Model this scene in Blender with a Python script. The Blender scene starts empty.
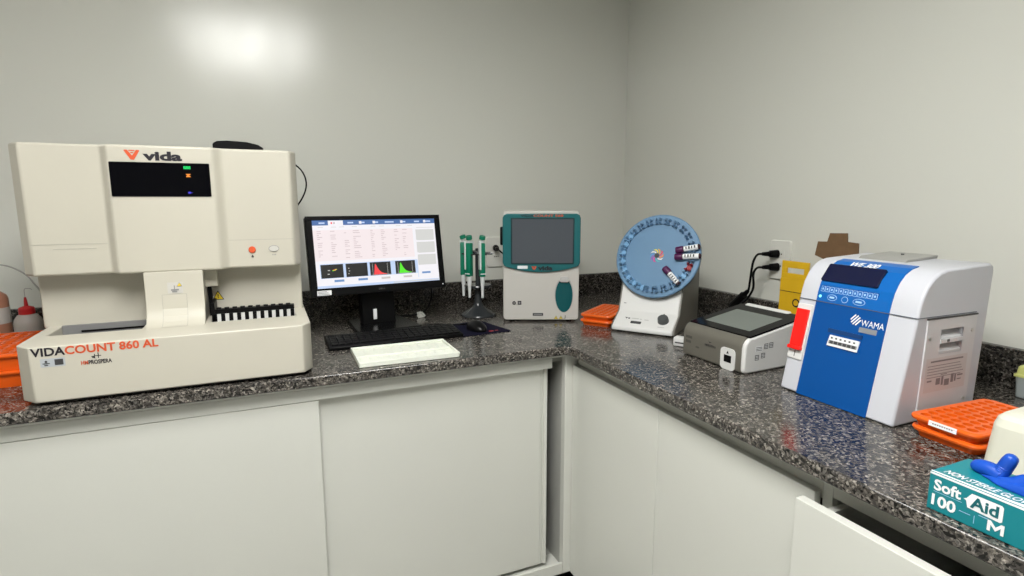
import bpy, bmesh, math, random
from mathutils import Vector, Matrix
random.seed(7)
S = bpy.context.scene
COL = S.collection
PI = math.pi
R = math.radians

# ------------------------------------------------------------------ materials
MATS = {}
def mat(name, col, rough=0.5, metal=0.0, spec=0.5, emit=None, estr=1.0, trans=0.0, ior=1.45,
        noise=0.0, nscale=40.0, bump=0.0, bscale=300.0, coat=0.0, alpha=1.0):
    if name in MATS:
        return MATS[name]
    m = bpy.data.materials.new(name)
    m.use_nodes = True
    nt = m.node_tree
    b = nt.nodes['Principled BSDF']
    c = (col[0], col[1], col[2], 1)
    b.inputs['Base Color'].default_value = c
    b.inputs['Roughness'].default_value = rough
    b.inputs['Metallic'].default_value = metal
    b.inputs['Specular IOR Level'].default_value = spec
    b.inputs['IOR'].default_value = ior
    b.inputs['Transmission Weight'].default_value = trans
    b.inputs['Coat Weight'].default_value = coat
    b.inputs['Alpha'].default_value = alpha
    if emit:
        b.inputs['Emission Color'].default_value = (emit[0], emit[1], emit[2], 1)
        b.inputs['Emission Strength'].default_value = estr
    tc = nt.nodes.new('ShaderNodeTexCoord')
    if noise > 0:
        n = nt.nodes.new('ShaderNodeTexNoise')
        n.inputs['Scale'].default_value = nscale
        n.inputs['Detail'].default_value = 4
        nt.links.new(tc.outputs['Object'], n.inputs['Vector'])
        r = nt.nodes.new('ShaderNodeValToRGB')
        lo = [max(0, v * (1 - noise)) for v in col]
        hi = [min(1, v * (1 + noise)) for v in col]
        r.color_ramp.elements[0].position = .3
        r.color_ramp.elements[1].position = .7
        r.color_ramp.elements[0].color = (*lo, 1)
        r.color_ramp.elements[1].color = (*hi, 1)
        nt.links.new(n.outputs['Fac'], r.inputs['Fac'])
        nt.links.new(r.outputs['Color'], b.inputs['Base Color'])
    if bump > 0:
        n2 = nt.nodes.new('ShaderNodeTexNoise')
        n2.inputs['Scale'].default_value = bscale
        n2.inputs['Detail'].default_value = 3
        nt.links.new(tc.outputs['Object'], n2.inputs['Vector'])
        bp = nt.nodes.new('ShaderNodeBump')
        bp.inputs['Strength'].default_value = bump
        bp.inputs['Distance'].default_value = 0.001
        nt.links.new(n2.outputs['Fac'], bp.inputs['Height'])
        nt.links.new(bp.outputs['Normal'], b.inputs['Normal'])
    MATS[name] = m
    return m

def granite(name='granite', tone=1.0):
    m = bpy.data.materials.new(name)
    m.use_nodes = True
    nt = m.node_tree; L = nt.links
    b = nt.nodes['Principled BSDF']
    tc = nt.nodes.new('ShaderNodeTexCoord')
    # warp the coordinates a little so that the crystals are irregular
    nz = nt.nodes.new('ShaderNodeTexNoise'); nz.inputs['Scale'].default_value = 60; nz.inputs['Detail'].default_value = 3
    L.new(tc.outputs['Object'], nz.inputs['Vector'])
    sc = nt.nodes.new('ShaderNodeVectorMath'); sc.operation = 'MULTIPLY_ADD'
    sc.inputs[1].default_value = (.012, .012, .012)
    L.new(nz.outputs['Color'], sc.inputs[0]); L.new(tc.outputs['Object'], sc.inputs[2])
    vo = nt.nodes.new('ShaderNodeTexVoronoi'); vo.inputs['Scale'].default_value = 260
    L.new(sc.outputs['Vector'], vo.inputs['Vector'])
    sep = nt.nodes.new('ShaderNodeSeparateColor'); L.new(vo.outputs['Color'], sep.inputs['Color'])
    r1 = nt.nodes.new('ShaderNodeValToRGB'); r1.color_ramp.interpolation = 'LINEAR'
    e = r1.color_ramp.elements
    e[0].position = 0.0; e[0].color = (.006, .006, .006, 1)
    e[1].position = 1.0; e[1].color = (.40, .38, .35, 1)
    for pos, c in ((.16, (.016, .015, .014)), (.26, (.065, .060, .055)), (.58, (.115, .106, .098)), (.72, (.175, .163, .15)), (.90, (.26, .245, .23))):
        k = e.new(pos); k.color = (*c, 1)
    L.new(sep.outputs[0], r1.inputs['Fac'])
    # larger clouds of darker / lighter crystals
    n2 = nt.nodes.new('ShaderNodeTexNoise'); n2.inputs['Scale'].default_value = 45; n2.inputs['Detail'].default_value = 5
    n2.inputs['Roughness'].default_value = .7
    L.new(tc.outputs['Object'], n2.inputs['Vector'])
    r2 = nt.nodes.new('ShaderNodeValToRGB')
    r2.color_ramp.elements[0].position = .36; r2.color_ramp.elements[0].color = (.62, .62, .62, 1)
    r2.color_ramp.elements[1].position = .64; r2.color_ramp.elements[1].color = (1.22, 1.18, 1.12, 1)
    L.new(n2.outputs['Fac'], r2.inputs['Fac'])
    mx = nt.nodes.new('ShaderNodeMix'); mx.data_type = 'RGBA'; mx.blend_type = 'MULTIPLY'
    mx.inputs['Factor'].default_value = 1
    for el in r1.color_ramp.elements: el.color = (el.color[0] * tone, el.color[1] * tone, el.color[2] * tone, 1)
    L.new(r1.outputs['Color'], mx.inputs['A']); L.new(r2.outputs['Color'], mx.inputs['B'])
    # fine salt and pepper
    v3 = nt.nodes.new('ShaderNodeTexVoronoi'); v3.inputs['Scale'].default_value = 420
    L.new(sc.outputs['Vector'], v3.inputs['Vector'])
    s3 = nt.nodes.new('ShaderNodeSeparateColor'); L.new(v3.outputs['Color'], s3.inputs['Color'])
    r3 = nt.nodes.new('ShaderNodeValToRGB')
    r3.color_ramp.elements[0].position = .2; r3.color_ramp.elements[0].color = (.55, .55, .55, 1)
    r3.color_ramp.elements[1].position = .9; r3.color_ramp.elements[1].color = (1.3, 1.28, 1.25, 1)
    L.new(s3.outputs[1], r3.inputs['Fac'])
    m2 = nt.nodes.new('ShaderNodeMix'); m2.data_type = 'RGBA'; m2.blend_type = 'MULTIPLY'
    m2.inputs['Factor'].default_value = 1
    L.new(mx.outputs['Result'], m2.inputs['A']); L.new(r3.outputs['Color'], m2.inputs['B'])
    L.new(m2.outputs['Result'], b.inputs['Base Color'])
    b.inputs['Roughness'].default_value = .16
    b.inputs['Specular IOR Level'].default_value = .5
    return m
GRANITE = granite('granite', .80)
GRANITE_SHADED = granite('granite_shaded_upstand', .48)  # same stone as the worktop, shade of the upright face put into the tone

def wall_mat():
    m = bpy.data.materials.new('satin_wall_paint')
    m.use_nodes = True
    nt = m.node_tree; L = nt.links
    b = nt.nodes['Principled BSDF']
    b.inputs['Base Color'].default_value = (.66, .665, .61, 1)
    b.inputs['Specular IOR Level'].default_value = .5
    tc = nt.nodes.new('ShaderNodeTexCoord')
    n = nt.nodes.new('ShaderNodeTexNoise'); n.inputs['Scale'].default_value = 10; n.inputs['Detail'].default_value = 6
    mp = nt.nodes.new('ShaderNodeMapping'); mp.inputs['Scale'].default_value = (1, 1, .45)
    L.new(tc.outputs['Object'], mp.inputs['Vector']); L.new(mp.outputs['Vector'], n.inputs['Vector'])
    r = nt.nodes.new('ShaderNodeMapRange')
    r.inputs['To Min'].default_value = .12; r.inputs['To Max'].default_value = .32
    L.new(n.outputs['Fac'], r.inputs['Value']); L.new(r.outputs['Result'], b.inputs['Roughness'])
    return m
WALL = wall_mat()
WHITEWALL = mat('matte_white_paint', (.74, .74, .71), .6, noise=.01)

CREAM = mat('cream_plastic', (.52, .495, .42), .42, noise=.015, nscale=8)
CREAM2 = mat('warm_white_plastic', (.54, .525, .49), .4, noise=.015, nscale=8)
WHITE = mat('white_plastic', (.68, .68, .665), .35, noise=.01, nscale=8)
COOLW = mat('cool_white_shell', (.56, .57, .615), .38, noise=.01, nscale=8)
BOARD = mat('white_melamine_board', (.60, .605, .56), .38, noise=.012, nscale=5)
RAIL = mat('shaded_rail_board', (.50, .50, .45), .5, noise=.02, nscale=6)  # board greyed with the shade under the worktop overhang
BLACK = mat('black_plastic', (.0025, .0025, .0028), .42, spec=.16)
GLOSSB = mat('glossy_black_glass', (.002, .002, .003), .12, spec=.10)
DGREY = mat('dark_grey_plastic', (.05, .05, .052), .45)
RUBBER = mat('black_rubber', (.008, .008, .008), .7)
ORANGE = mat('orange_plastic', (.78, .12, .009), .32, noise=.03, nscale=20)
ORANGED = mat('translucent_orange_plastic', (.72, .10, .008), .22, noise=.03, nscale=20)
ORTXT = mat('orange_print', (.60, .085, .025), .5)
BKTXT = mat('black_print', (.012, .010, .016), .5)
GREYP = mat('grey_print', (.25, .25, .25), .5)
SILVER = mat('silver_label', (.42, .45, .48), .35)
YELLOW = mat('warning_yellow', (.75, .55, .03), .5)
TEAL = mat('teal_plastic', (.012, .125, .135), .3, noise=.02, nscale=8)
TEALD = mat('deep_teal_plastic', (.004, .085, .095), .25)
LCD = mat('grey_touch_screen', (.075, .085, .10), .22)
GREEN = mat('pipette_green', (.003, .19, .105), .4)
PWHITE = mat('pipette_white', (.68, .70, .70), .35)
SMOKE = mat('smoked_acrylic', (.03, .033, .036), .18)
DISC = mat('blue_disc_plastic', (.13, .25, .40), .4, noise=.02, nscale=12)
CLIPB = mat('blue_and_lit_clip_plastic', (.19, .38, .60), .3)
CLIPD = mat('slate_clip_plastic', (.115, .22, .36), .4)
CLIPR = mat('red_clip_plastic', (.30, .02, .03), .4)
GREYSIDE = mat('grey_steel_paint', (.19, .185, .165), .45)
TAUPE = mat('taupe_metallic', (.15, .142, .118), .42, metal=.15, noise=.02, nscale=20)
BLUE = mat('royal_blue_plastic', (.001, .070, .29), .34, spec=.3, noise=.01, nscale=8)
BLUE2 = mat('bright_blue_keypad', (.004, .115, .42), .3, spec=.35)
NAVY = mat('navy_display', (.006, .008, .035), .15)
RED = mat('red_plastic', (.95, .012, .008), .35)
PRINTW = mat('white_print', (.82, .83, .84), .5)
PALEBL = mat('pale_blue_print', (.38, .58, .82), .5)
YBOX = mat('yellow_cardboard', (.70, .42, .01), .55, noise=.04, nscale=20)
KRAFT = mat('brown_cardboard', (.135, .075, .033), .75, noise=.08, nscale=60)
GLOVE = mat('blue_nitrile', (.006, .07, .45), .42, bump=1.0, bscale=55)
BOXT = mat('teal_carton', (.005, .20, .235), .42)
BOXD = mat('dark_teal_print', (.004, .115, .135), .45)
IVORY = mat('ivory_plastic', (.68, .675, .57), .35)
LIME = mat('lime_lid_plastic', (.62, .64, .22), .4)
FROST = mat('frosted_grey_plastic', (.33, .36, .36), .35)
PURPLE = mat('purple_cap', (.075, .008, .065), .4)
STEEL = mat('brushed_steel', (.6, .6, .58), .3, metal=.9)
PLATE = mat('outlet_plate_white', (.68, .68, .63), .35)
TRAYC = mat('pale_green_white_tray', (.76, .785, .70), .35, noise=.02, nscale=15)
MPAD = mat('navy_mouse_mat', (.004, .004, .016), .8, spec=.15)
REDCAP = mat('dark_red_cap', (.42, .012, .015), .4)
WASHB = mat('frosted_wash_bottle', (.37, .35, .32), .35)
AMBERL = mat('amber_liquid', (.62, .23, .02), .3)
PINKB = mat('rusty_pink_bottle', (.42, .20, .13), .3)
HOSE = mat('clear_hose', (.33, .325, .30), .35)
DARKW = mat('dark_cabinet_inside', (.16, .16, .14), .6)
PLINTH = mat('dark_plinth', (.012, .012, .012), .6)

# ------------------------------------------------------------------ mesh helpers
class B:
    """collects shapes and links them as ONE mesh object"""
    def __init__(s):
        s.v = []; s.f = []; s.m = []
    def add(s, vs, fs, mi=0):
        o = len(s.v)
        s.v += [tuple(v) for v in vs]
        for f in fs:
            s.f.append([o + i for i in f]); s.m.append(mi)
        return s
    def box(s, x0, x1, y0, y1, z0, z1, mi=0):
        vs = [(x, y, z) for z in (z0, z1) for y in (y0, y1) for x in (x0, x1)]
        return s.add(vs, [(0, 2, 3, 1), (4, 5, 7, 6), (0, 1, 5, 4), (2, 6, 7, 3), (0, 4, 6, 2), (1, 3, 7, 5)], mi)
    def rbox(s, x0, x1, y0, y1, z0, z1, r, mi=0, axis=None, seg=3, skip=None):
        bm = bmesh.new()
        vs = [bm.verts.new((x, y, z)) for z in (z0, z1) for y in (y0, y1) for x in (x0, x1)]
        for f in [(0, 2, 3, 1), (4, 5, 7, 6), (0, 1, 5, 4), (2, 6, 7, 3), (0, 4, 6, 2), (1, 3, 7, 5)]:
            bm.faces.new([vs[i] for i in f])
        es = []
        for e in bm.edges:
            d = e.verts[0].co - e.verts[1].co
            k = max(range(3), key=lambda i: abs(d[i]))
            if axis is not None and k not in (axis if isinstance(axis, (tuple, list)) else (axis,)):
                continue
            mid = (e.verts[0].co + e.verts[1].co) / 2
            if skip and skip(mid):
                continue
            es.append(e)
        bmesh.ops.bevel(bm, geom=es, offset=r, segments=seg, profile=.5, affect='EDGES')
        return s.bm(bm, mi)
    def bm(s, bm, mi=0):
        bm.verts.ensure_lookup_table(); bm.verts.index_update()
        s.add([v.co[:] for v in bm.verts], [[v.index for v in f.verts] for f in bm.faces], mi)
        bm.free()
        return s
    def prism(s, prof, a0, a1, axis=0, mi=0, mis=None, caps=True):
        """profile of 2-D points extruded along axis (0: pts are y,z / 1: x,z / 2: x,y)"""
        def P(p, a):
            return (a, p[0], p[1]) if axis == 0 else (p[0], a, p[1]) if axis == 1 else (p[0], p[1], a)
        n = len(prof)
        vs = [P(p, a0) for p in prof] + [P(p, a1) for p in prof]
        area = sum(prof[i][0] * prof[(i + 1) % n][1] - prof[(i + 1) % n][0] * prof[i][1] for i in range(n))
        flip = (area < 0) != (axis == 1)
        if a1 < a0: flip = not flip
        sides = []
        for i in range(n):
            j = (i + 1) % n
            q = [i, j, n + j, n + i]
            sides.append(q[::-1] if flip else q)
        o = len(s.v)
        s.add(vs, sides, mi)
        if mis:
            for k, m_ in mis.items():
                s.m[len(s.m) - n + k] = m_
        if caps:
            c0 = list(range(n))[::-1]; c1 = list(range(n, 2 * n))
            if flip: c0, c1 = c0[::-1], c1[::-1]
            for c in (c0, c1):
                s.f.append([o + i for i in c]); s.m.append(mi)
        return s
    def cyl(s, p0, p1, r0, r1=None, seg=16, mi=0, cap0=True, cap1=True, capmi=None):
        r1 = r0 if r1 is None else r1
        p0 = Vector(p0); p1 = Vector(p1); d = (p1 - p0).normalized()
        a = Vector((0, 0, 1)) if abs(d.z) < .9 else Vector((1, 0, 0))
        u = d.cross(a).normalized(); w = d.cross(u)
        vs = []
        for p, r in ((p0, r0), (p1, r1)):
            for i in range(seg):
                t = 2 * PI * i / seg
                vs.append(p + (u * math.cos(t) + w * math.sin(t)) * r)
        fs = [(i, (i + 1) % seg, seg + (i + 1) % seg, seg + i) for i in range(seg)]
        s.add(vs, fs, mi)
        o = len(s.v) - 2 * seg
        if cap0: s.f.append([o + i for i in range(seg)][::-1]); s.m.append(mi if capmi is None else capmi)
        if cap1: s.f.append([o + seg + i for i in range(seg)]); s.m.append(mi if capmi is None else capmi)
        return s
    def tube(s, pts, r, seg=8, mi=0, close=True, rad=None):
        pts = [Vector(p) for p in pts]
        n = len(pts); rings = []
        T = []
        for i in range(n):
            a = pts[max(0, i - 1)]; b = pts[min(n - 1, i + 1)]
            T.append((b - a).normalized())
        ref = Vector((0, 0, 1)) if abs(T[0].z) < .9 else Vector((1, 0, 0))
        u = T[0].cross(ref).normalized()
        o = len(s.v); vs = []
        for i in range(n):
            u = (u - T[i] * u.dot(T[i])).normalized()
            w = T[i].cross(u)
            rr = rad[i] if rad else r
            for k in range(seg):
                t = 2 * PI * k / seg
                vs.append(pts[i] + (u * math.cos(t) + w * math.sin(t)) * rr)
        fs = []
        for i in range(n - 1):
            for k in range(seg):
                k2 = (k + 1) % seg
                fs.append((i * seg + k, i * seg + k2, (i + 1) * seg + k2, (i + 1) * seg + k))
        s.add(vs, fs, mi)
        if close:
            s.f.append([o + k for k in range(seg)][::-1]); s.m.append(mi)
            s.f.append([o + (n - 1) * seg + k for k in range(seg)]); s.m.append(mi)
        return s
    def lathe(s, prof, c=(0, 0, 0), seg=24, mi=0, mis=None):
        """profile (r, z) from bottom to top about a vertical axis"""
        n = len(prof); vs = []
        for r, z in prof:
            for k in range(seg):
                t = 2 * PI * k / seg
                vs.append((c[0] + r * math.cos(t), c[1] + r * math.sin(t), c[2] + z))
        o = len(s.v); s.v += vs
        for i in range(n - 1):
            for k in range(seg):
                k2 = (k + 1) % seg
                s.f.append([o + i * seg + k, o + i * seg + k2, o + (i + 1) * seg + k2, o + (i + 1) * seg + k])
                s.m.append(mis[i] if mis else mi)
        s.f.append([o + k for k in range(seg)][::-1]); s.m.append(mis[0] if mis else mi)
        s.f.append([o + (n - 1) * seg + k for k in range(seg)]); s.m.append(mis[-1] if mis else mi)
        return s
    def poly(s, pts, mi=0):
        return s.add(pts, [list(range(len(pts)))], mi)
    def build(s, name, mats, parent=None, bevel=0, seg=2, smooth=35, angle=40):
        me = bpy.data.meshes.new(name)
        me.from_pydata(s.v, [], s.f)
        for m in (mats if isinstance(mats, (list, tuple)) else [mats]):
            me.materials.append(m)
        for p, mi in zip(me.polygons, s.m):
            p.material_index = mi
        me.validate(); me.update()
        if smooth:
            me.polygons.foreach_set('use_smooth', [True] * len(me.polygons))
            me.set_sharp_from_angle(angle=R(smooth))
        o = bpy.data.objects.new(name, me)
        COL.objects.link(o)
        if parent is not None: o.parent = parent
        if bevel:
            md = o.modifiers.new('Bevel', 'BEVEL'); md.width = bevel; md.segments = seg
            md.limit_method = 'ANGLE'; md.angle_limit = R(angle); md.harden_normals = False
        return o

class Plane:
    """a little drawing board on a surface: origin, right axis, up axis"""
    def __init__(s, O, ex, ey):
        s.O = Vector(O); s.ex = Vector(ex).normalized(); s.ey = Vector(ey).normalized(); s.n = s.ex.cross(s.ey)
    def P(s, x, y, off=0):
        return s.O + s.ex * x + s.ey * y + s.n * off
    def rect(s, b, x0, x1, y0, y1, off=.0004, mi=0):
        return b.poly([s.P(x0, y0, off), s.P(x1, y0, off), s.P(x1, y1, off), s.P(x0, y1, off)], mi)
    def pad(s, b, x0, x1, y0, y1, h, mi=0, d=-.0005):
        """a thin raised box on the surface"""
        vs = [s.P(x, y, o) for o in (d, h) for y in (y0, y1) for x in (x0, x1)]
        return b.add(vs, [(0, 2, 3, 1), (4, 5, 7, 6), (0, 1, 5, 4), (2, 6, 7, 3), (0, 4, 6, 2), (1, 3, 7, 5)], mi)
    def poly(s, b, pts, off=.0004, mi=0):
        return b.poly([s.P(x, y, off) for x, y in pts], mi)
    def slab(s, b, pts, h, mi=0, d=-.0005):
        """outline with thickness h above the surface"""
        n = len(pts)
        vs = [s.P(x, y, d) for x, y in pts] + [s.P(x, y, h) for x, y in pts]
        fs = [[i, (i + 1) % n, n + (i + 1) % n, n + i] for i in range(n)] + [list(range(n, 2 * n))]
        return b.add(vs, fs, mi)
    def oval(s, cx, cy, rx, ry, n=24):
        return [(cx + rx * math.cos(2 * PI * i / n), cy + ry * math.sin(2 * PI * i / n)) for i in range(n)]
    def rrect(s, x0, x1, y0, y1, r, n=4):
        pts = []
        for cx, cy, a in ((x1 - r, y0 + r, -90), (x1 - r, y1 - r, 0), (x0 + r, y1 - r, 90), (x0 + r, y0 + r, 180)):
            for i in range(n + 1):
                t = R(a + 90 * i / n)
                pts.append((cx + r * math.cos(t), cy + r * math.sin(t)))
        return pts

def text(name, body, pl, x, y, w, h, mt, parent, off=.0006, shear=0, bold=0.0, label=None):
    """lettering whose ink fills w x h with its lower left corner at x, y of the drawing board"""
    parts = body if isinstance(body, list) else [(body, mt)]
    full = ''.join(t for t, _ in parts)
    bb = B(); mats = []
    def glyphs(t):
        cu = bpy.data.curves.new('lettering', 'FONT'); cu.body = t; cu.size = 1; cu.offset = bold; cu.shear = shear
        cu.resolution_u = 3
        ob = bpy.data.objects.new('lettering', cu); COL.objects.link(ob)
        dg = bpy.context.evaluated_depsgraph_get(); dg.update()
        me = bpy.data.meshes.new_from_object(ob.evaluated_get(dg))
        vs = [v.co.copy() for v in me.vertices]; fs = [list(p.vertices) for p in me.polygons]
        bpy.data.objects.remove(ob); bpy.data.curves.remove(cu); bpy.data.meshes.remove(me)
        return vs, fs
    allv, allf = glyphs(full)
    x0 = min(v.x for v in allv); x1 = max(v.x for v in allv)
    y0 = min(v.y for v in allv); y1 = max(v.y for v in allv)
    sx = w / (x1 - x0); sy = h / (y1 - y0)
    done = ''
    for t, m_ in parts:
        vs, fs = glyphs(t)
        if done:
            pv, _ = glyphs(done + t)
            shift = max(v.x for v in pv) - max(v.x for v in vs)
        else:
            shift = 0
        if m_ not in mats: mats.append(m_)
        P = [pl.P(x + (v.x + shift - x0) * sx, y + (v.y - y0) * sy, off) for v in vs]
        bb.add(P, fs, mats.index(m_))
        done += t
    o = bb.build(name, mats, parent, smooth=0)
    if label: o['label'] = label
    return o

def thing(name, label, cat, loc=(0, 0, 0), rotz=0, group=None):
    o = bpy.data.objects.new(name, None); COL.objects.link(o)
    o.empty_display_size = .05
    o.location = loc; o.rotation_euler = (0, 0, R(rotz))
    o['label'] = label; o['category'] = cat
    if group: o['group'] = group
    return o
def tag(o, label, cat, group=None):
    o['label'] = label; o['category'] = cat
    if group: o['group'] = group
    return o
def struct(o):
    o['kind'] = 'structure'; return o
def lab(o, label):
    o['label'] = label; return o
def dup(root, loc, rotz, label, group=None):
    r = root.copy(); COL.objects.link(r); r.location = loc; r.rotation_euler = (0, 0, R(rotz))
    r['label'] = label
    if group: r['group'] = group
    def kids(a, b):
        for ch in [c for c in bpy.data.objects if c.parent == a]:
            c = ch.copy(); COL.objects.link(c); c.parent = b
            c.matrix_parent_inverse = ch.matrix_parent_inverse.copy()
            kids(ch, c)
    kids(root, r)
    return r
def cut(o, boxes):
    """carve boxes (x0,x1,y0,y1,z0,z1) out of a mesh object"""
    b = B()
    for q in boxes: b.box(*q)
    c = b.build('cutter', CREAM, None, smooth=0)
    c.matrix_world = o.matrix_world
    c.parent = o.parent
    md = o.modifiers.new('cut', 'BOOLEAN'); md.object = c; md.operation = 'DIFFERENCE'; md.solver = 'EXACT'
    # keep the cut ahead of the bevel
    idx = len(o.modifiers) - 1
    o.modifiers.move(idx, 0)
    keep = [(m.name, m.show_viewport) for m in o.modifiers if m.name != 'cut']
    for n_, _ in keep: o.modifiers[n_].show_viewport = False
    bpy.context.view_layer.update()
    dg = bpy.context.evaluated_depsgraph_get(); dg.update()
    me = bpy.data.meshes.new_from_object(o.evaluated_get(dg))
    o.modifiers.remove(o.modifiers['cut'])
    for n_, sv in keep: o.modifiers[n_].show_viewport = sv
    old = o.data; o.data = me; me.name = old.name
    me.set_sharp_from_angle(angle=R(35))
    bpy.data.meshes.remove(old)
    cm = c.data; bpy.data.objects.remove(c); bpy.data.meshes.remove(cm)
    return o
def arc(pts, n=10):
    """Catmull-Rom through the points"""
    P = [Vector(p) for p in pts]
    P = [P[0] * 2 - P[1]] + P + [P[-1] * 2 - P[-2]]
    out = []
    for i in range(1, len(P) - 2):
        for k in range(n):
            t = k / n
            a, b, c, d = P[i - 1], P[i], P[i + 1], P[i + 2]
            out.append(.5 * ((2 * b) + (c - a) * t + (2 * a - 5 * b + 4 * c - d) * t * t + (3 * b - a - 3 * c + d) * t ** 3))
    out.append(P[-2])
    return out
def tri(pl, b, cx, cy, s, off, mi):
    pl.poly(b, [(cx - s / 2, cy - s * .42), (cx + s / 2, cy - s * .42), (cx, cy + s * .46)], off, mi)
def warning(pl, b, cx, cy, s, off=.0006, ym=0, km=1):
    tri(pl, b, cx, cy, s, off, km); tri(pl, b, cx, cy - s * .02, s * .80, off + .0002, ym)
    pl.rect(b, cx - s * .04, cx + s * .04, cy - s * .12, cy + s * .16, off + .0004, km)
    pl.rect(b, cx - s * .04, cx + s * .04, cy - s * .26, cy - s * .18, off + .0004, km)

ZT = .9                      # worktop height
ROOM = dict(x0=-3.0, y0=-4.4, h=2.22)

# ------------------------------------------------------------------ the room
def room():
    x0, y0, h = ROOM['x0'], ROOM['y0'], ROOM['h']
    struct(B().box(x0, .12, 0, .12, 0, h).build('wall_back', WALL))
    struct(B().box(0, .12, y0, 0, 0, h).build('wall_right', WALL))
    struct(B().box(x0 - .12, x0, y0, .12, 0, h).build('wall_left', WHITEWALL))
    struct(B().box(x0 - .12, .12, y0 - .12, y0, 0, h).build('wall_front', WHITEWALL))
    fl = mat('grey_floor_tile', (.46, .45, .42), .35, noise=.05, nscale=3)
    struct(B().box(x0 - .12, .12, y0 - .12, .12, -.1, 0).build('floor', fl))
    ce = mat('ceiling_paint', (.80, .80, .78), .7, noise=.01)
    struct(B().box(x0 - .12, .12, y0 - .12, .12, h, h + .1).build('ceiling', ce))
    # recessed square lamp whose reflection shows on the glossy back wall
    lx, ly = -1.45, -1.75
    t = thing('ceiling_light', 'oblong white ceiling light panel behind the viewpoint, mirrored on the glossy back wall', 'light', (lx, ly, h))
    fr = B()
    a, bq, c, d = .33, .30, .53, .50
    for q in ((-a, a, -c, -d), (-a, a, d, c), (-a, -bq, -d, d), (bq, a, -d, d)):
        fr.box(*q, -.03, 0)
    fr.build('frame', WHITE, t, bevel=.003)
    em = mat('lamp_diffuser', (.9, .9, .88), .5, emit=(1.0, .995, .965), estr=LAMP)
    B().box(-bq, bq, -d, d, -.022, -.002).build('diffuser', em, t)
LAMP = 26
room()

# ------------------------------------------------------------------ worktop and cabinets
DX, DY, TH = .692, .75, .025
def worktop():
    XL, YE = -2.9, -3.0
    prof = [(XL, 0), (XL, -DY), (-DX - .012, -DY), (-DX, -DY - .012), (-DX, YE), (0, YE), (0, 0)]
    t = B().prism(prof, ZT - TH, ZT, axis=2).build('countertop', GRANITE, None, bevel=.0035, seg=2)
    tag(t, 'long L shaped polished speckled grey granite worktop running along both walls', 'countertop')
    bs = B().prism([(0, ZT), (-.02, ZT), (-.02, ZT + .080), (-.017, ZT + .083), (0, ZT + .083)], XL, -.02, axis=0).build('backsplash', GRANITE_SHADED, None, bevel=.001); tag(bs, 'low granite upstand along the foot of the back wall', 'upstand')
    bs = B().prism([(0, ZT), (-.02, ZT), (-.02, ZT + .080), (-.017, ZT + .083), (0, ZT + .083)], YE, 0, axis=1).build('backsplash', GRANITE_SHADED, None, bevel=.001); tag(bs, 'low granite upstand along the foot of the right wall', 'upstand')
worktop()

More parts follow.
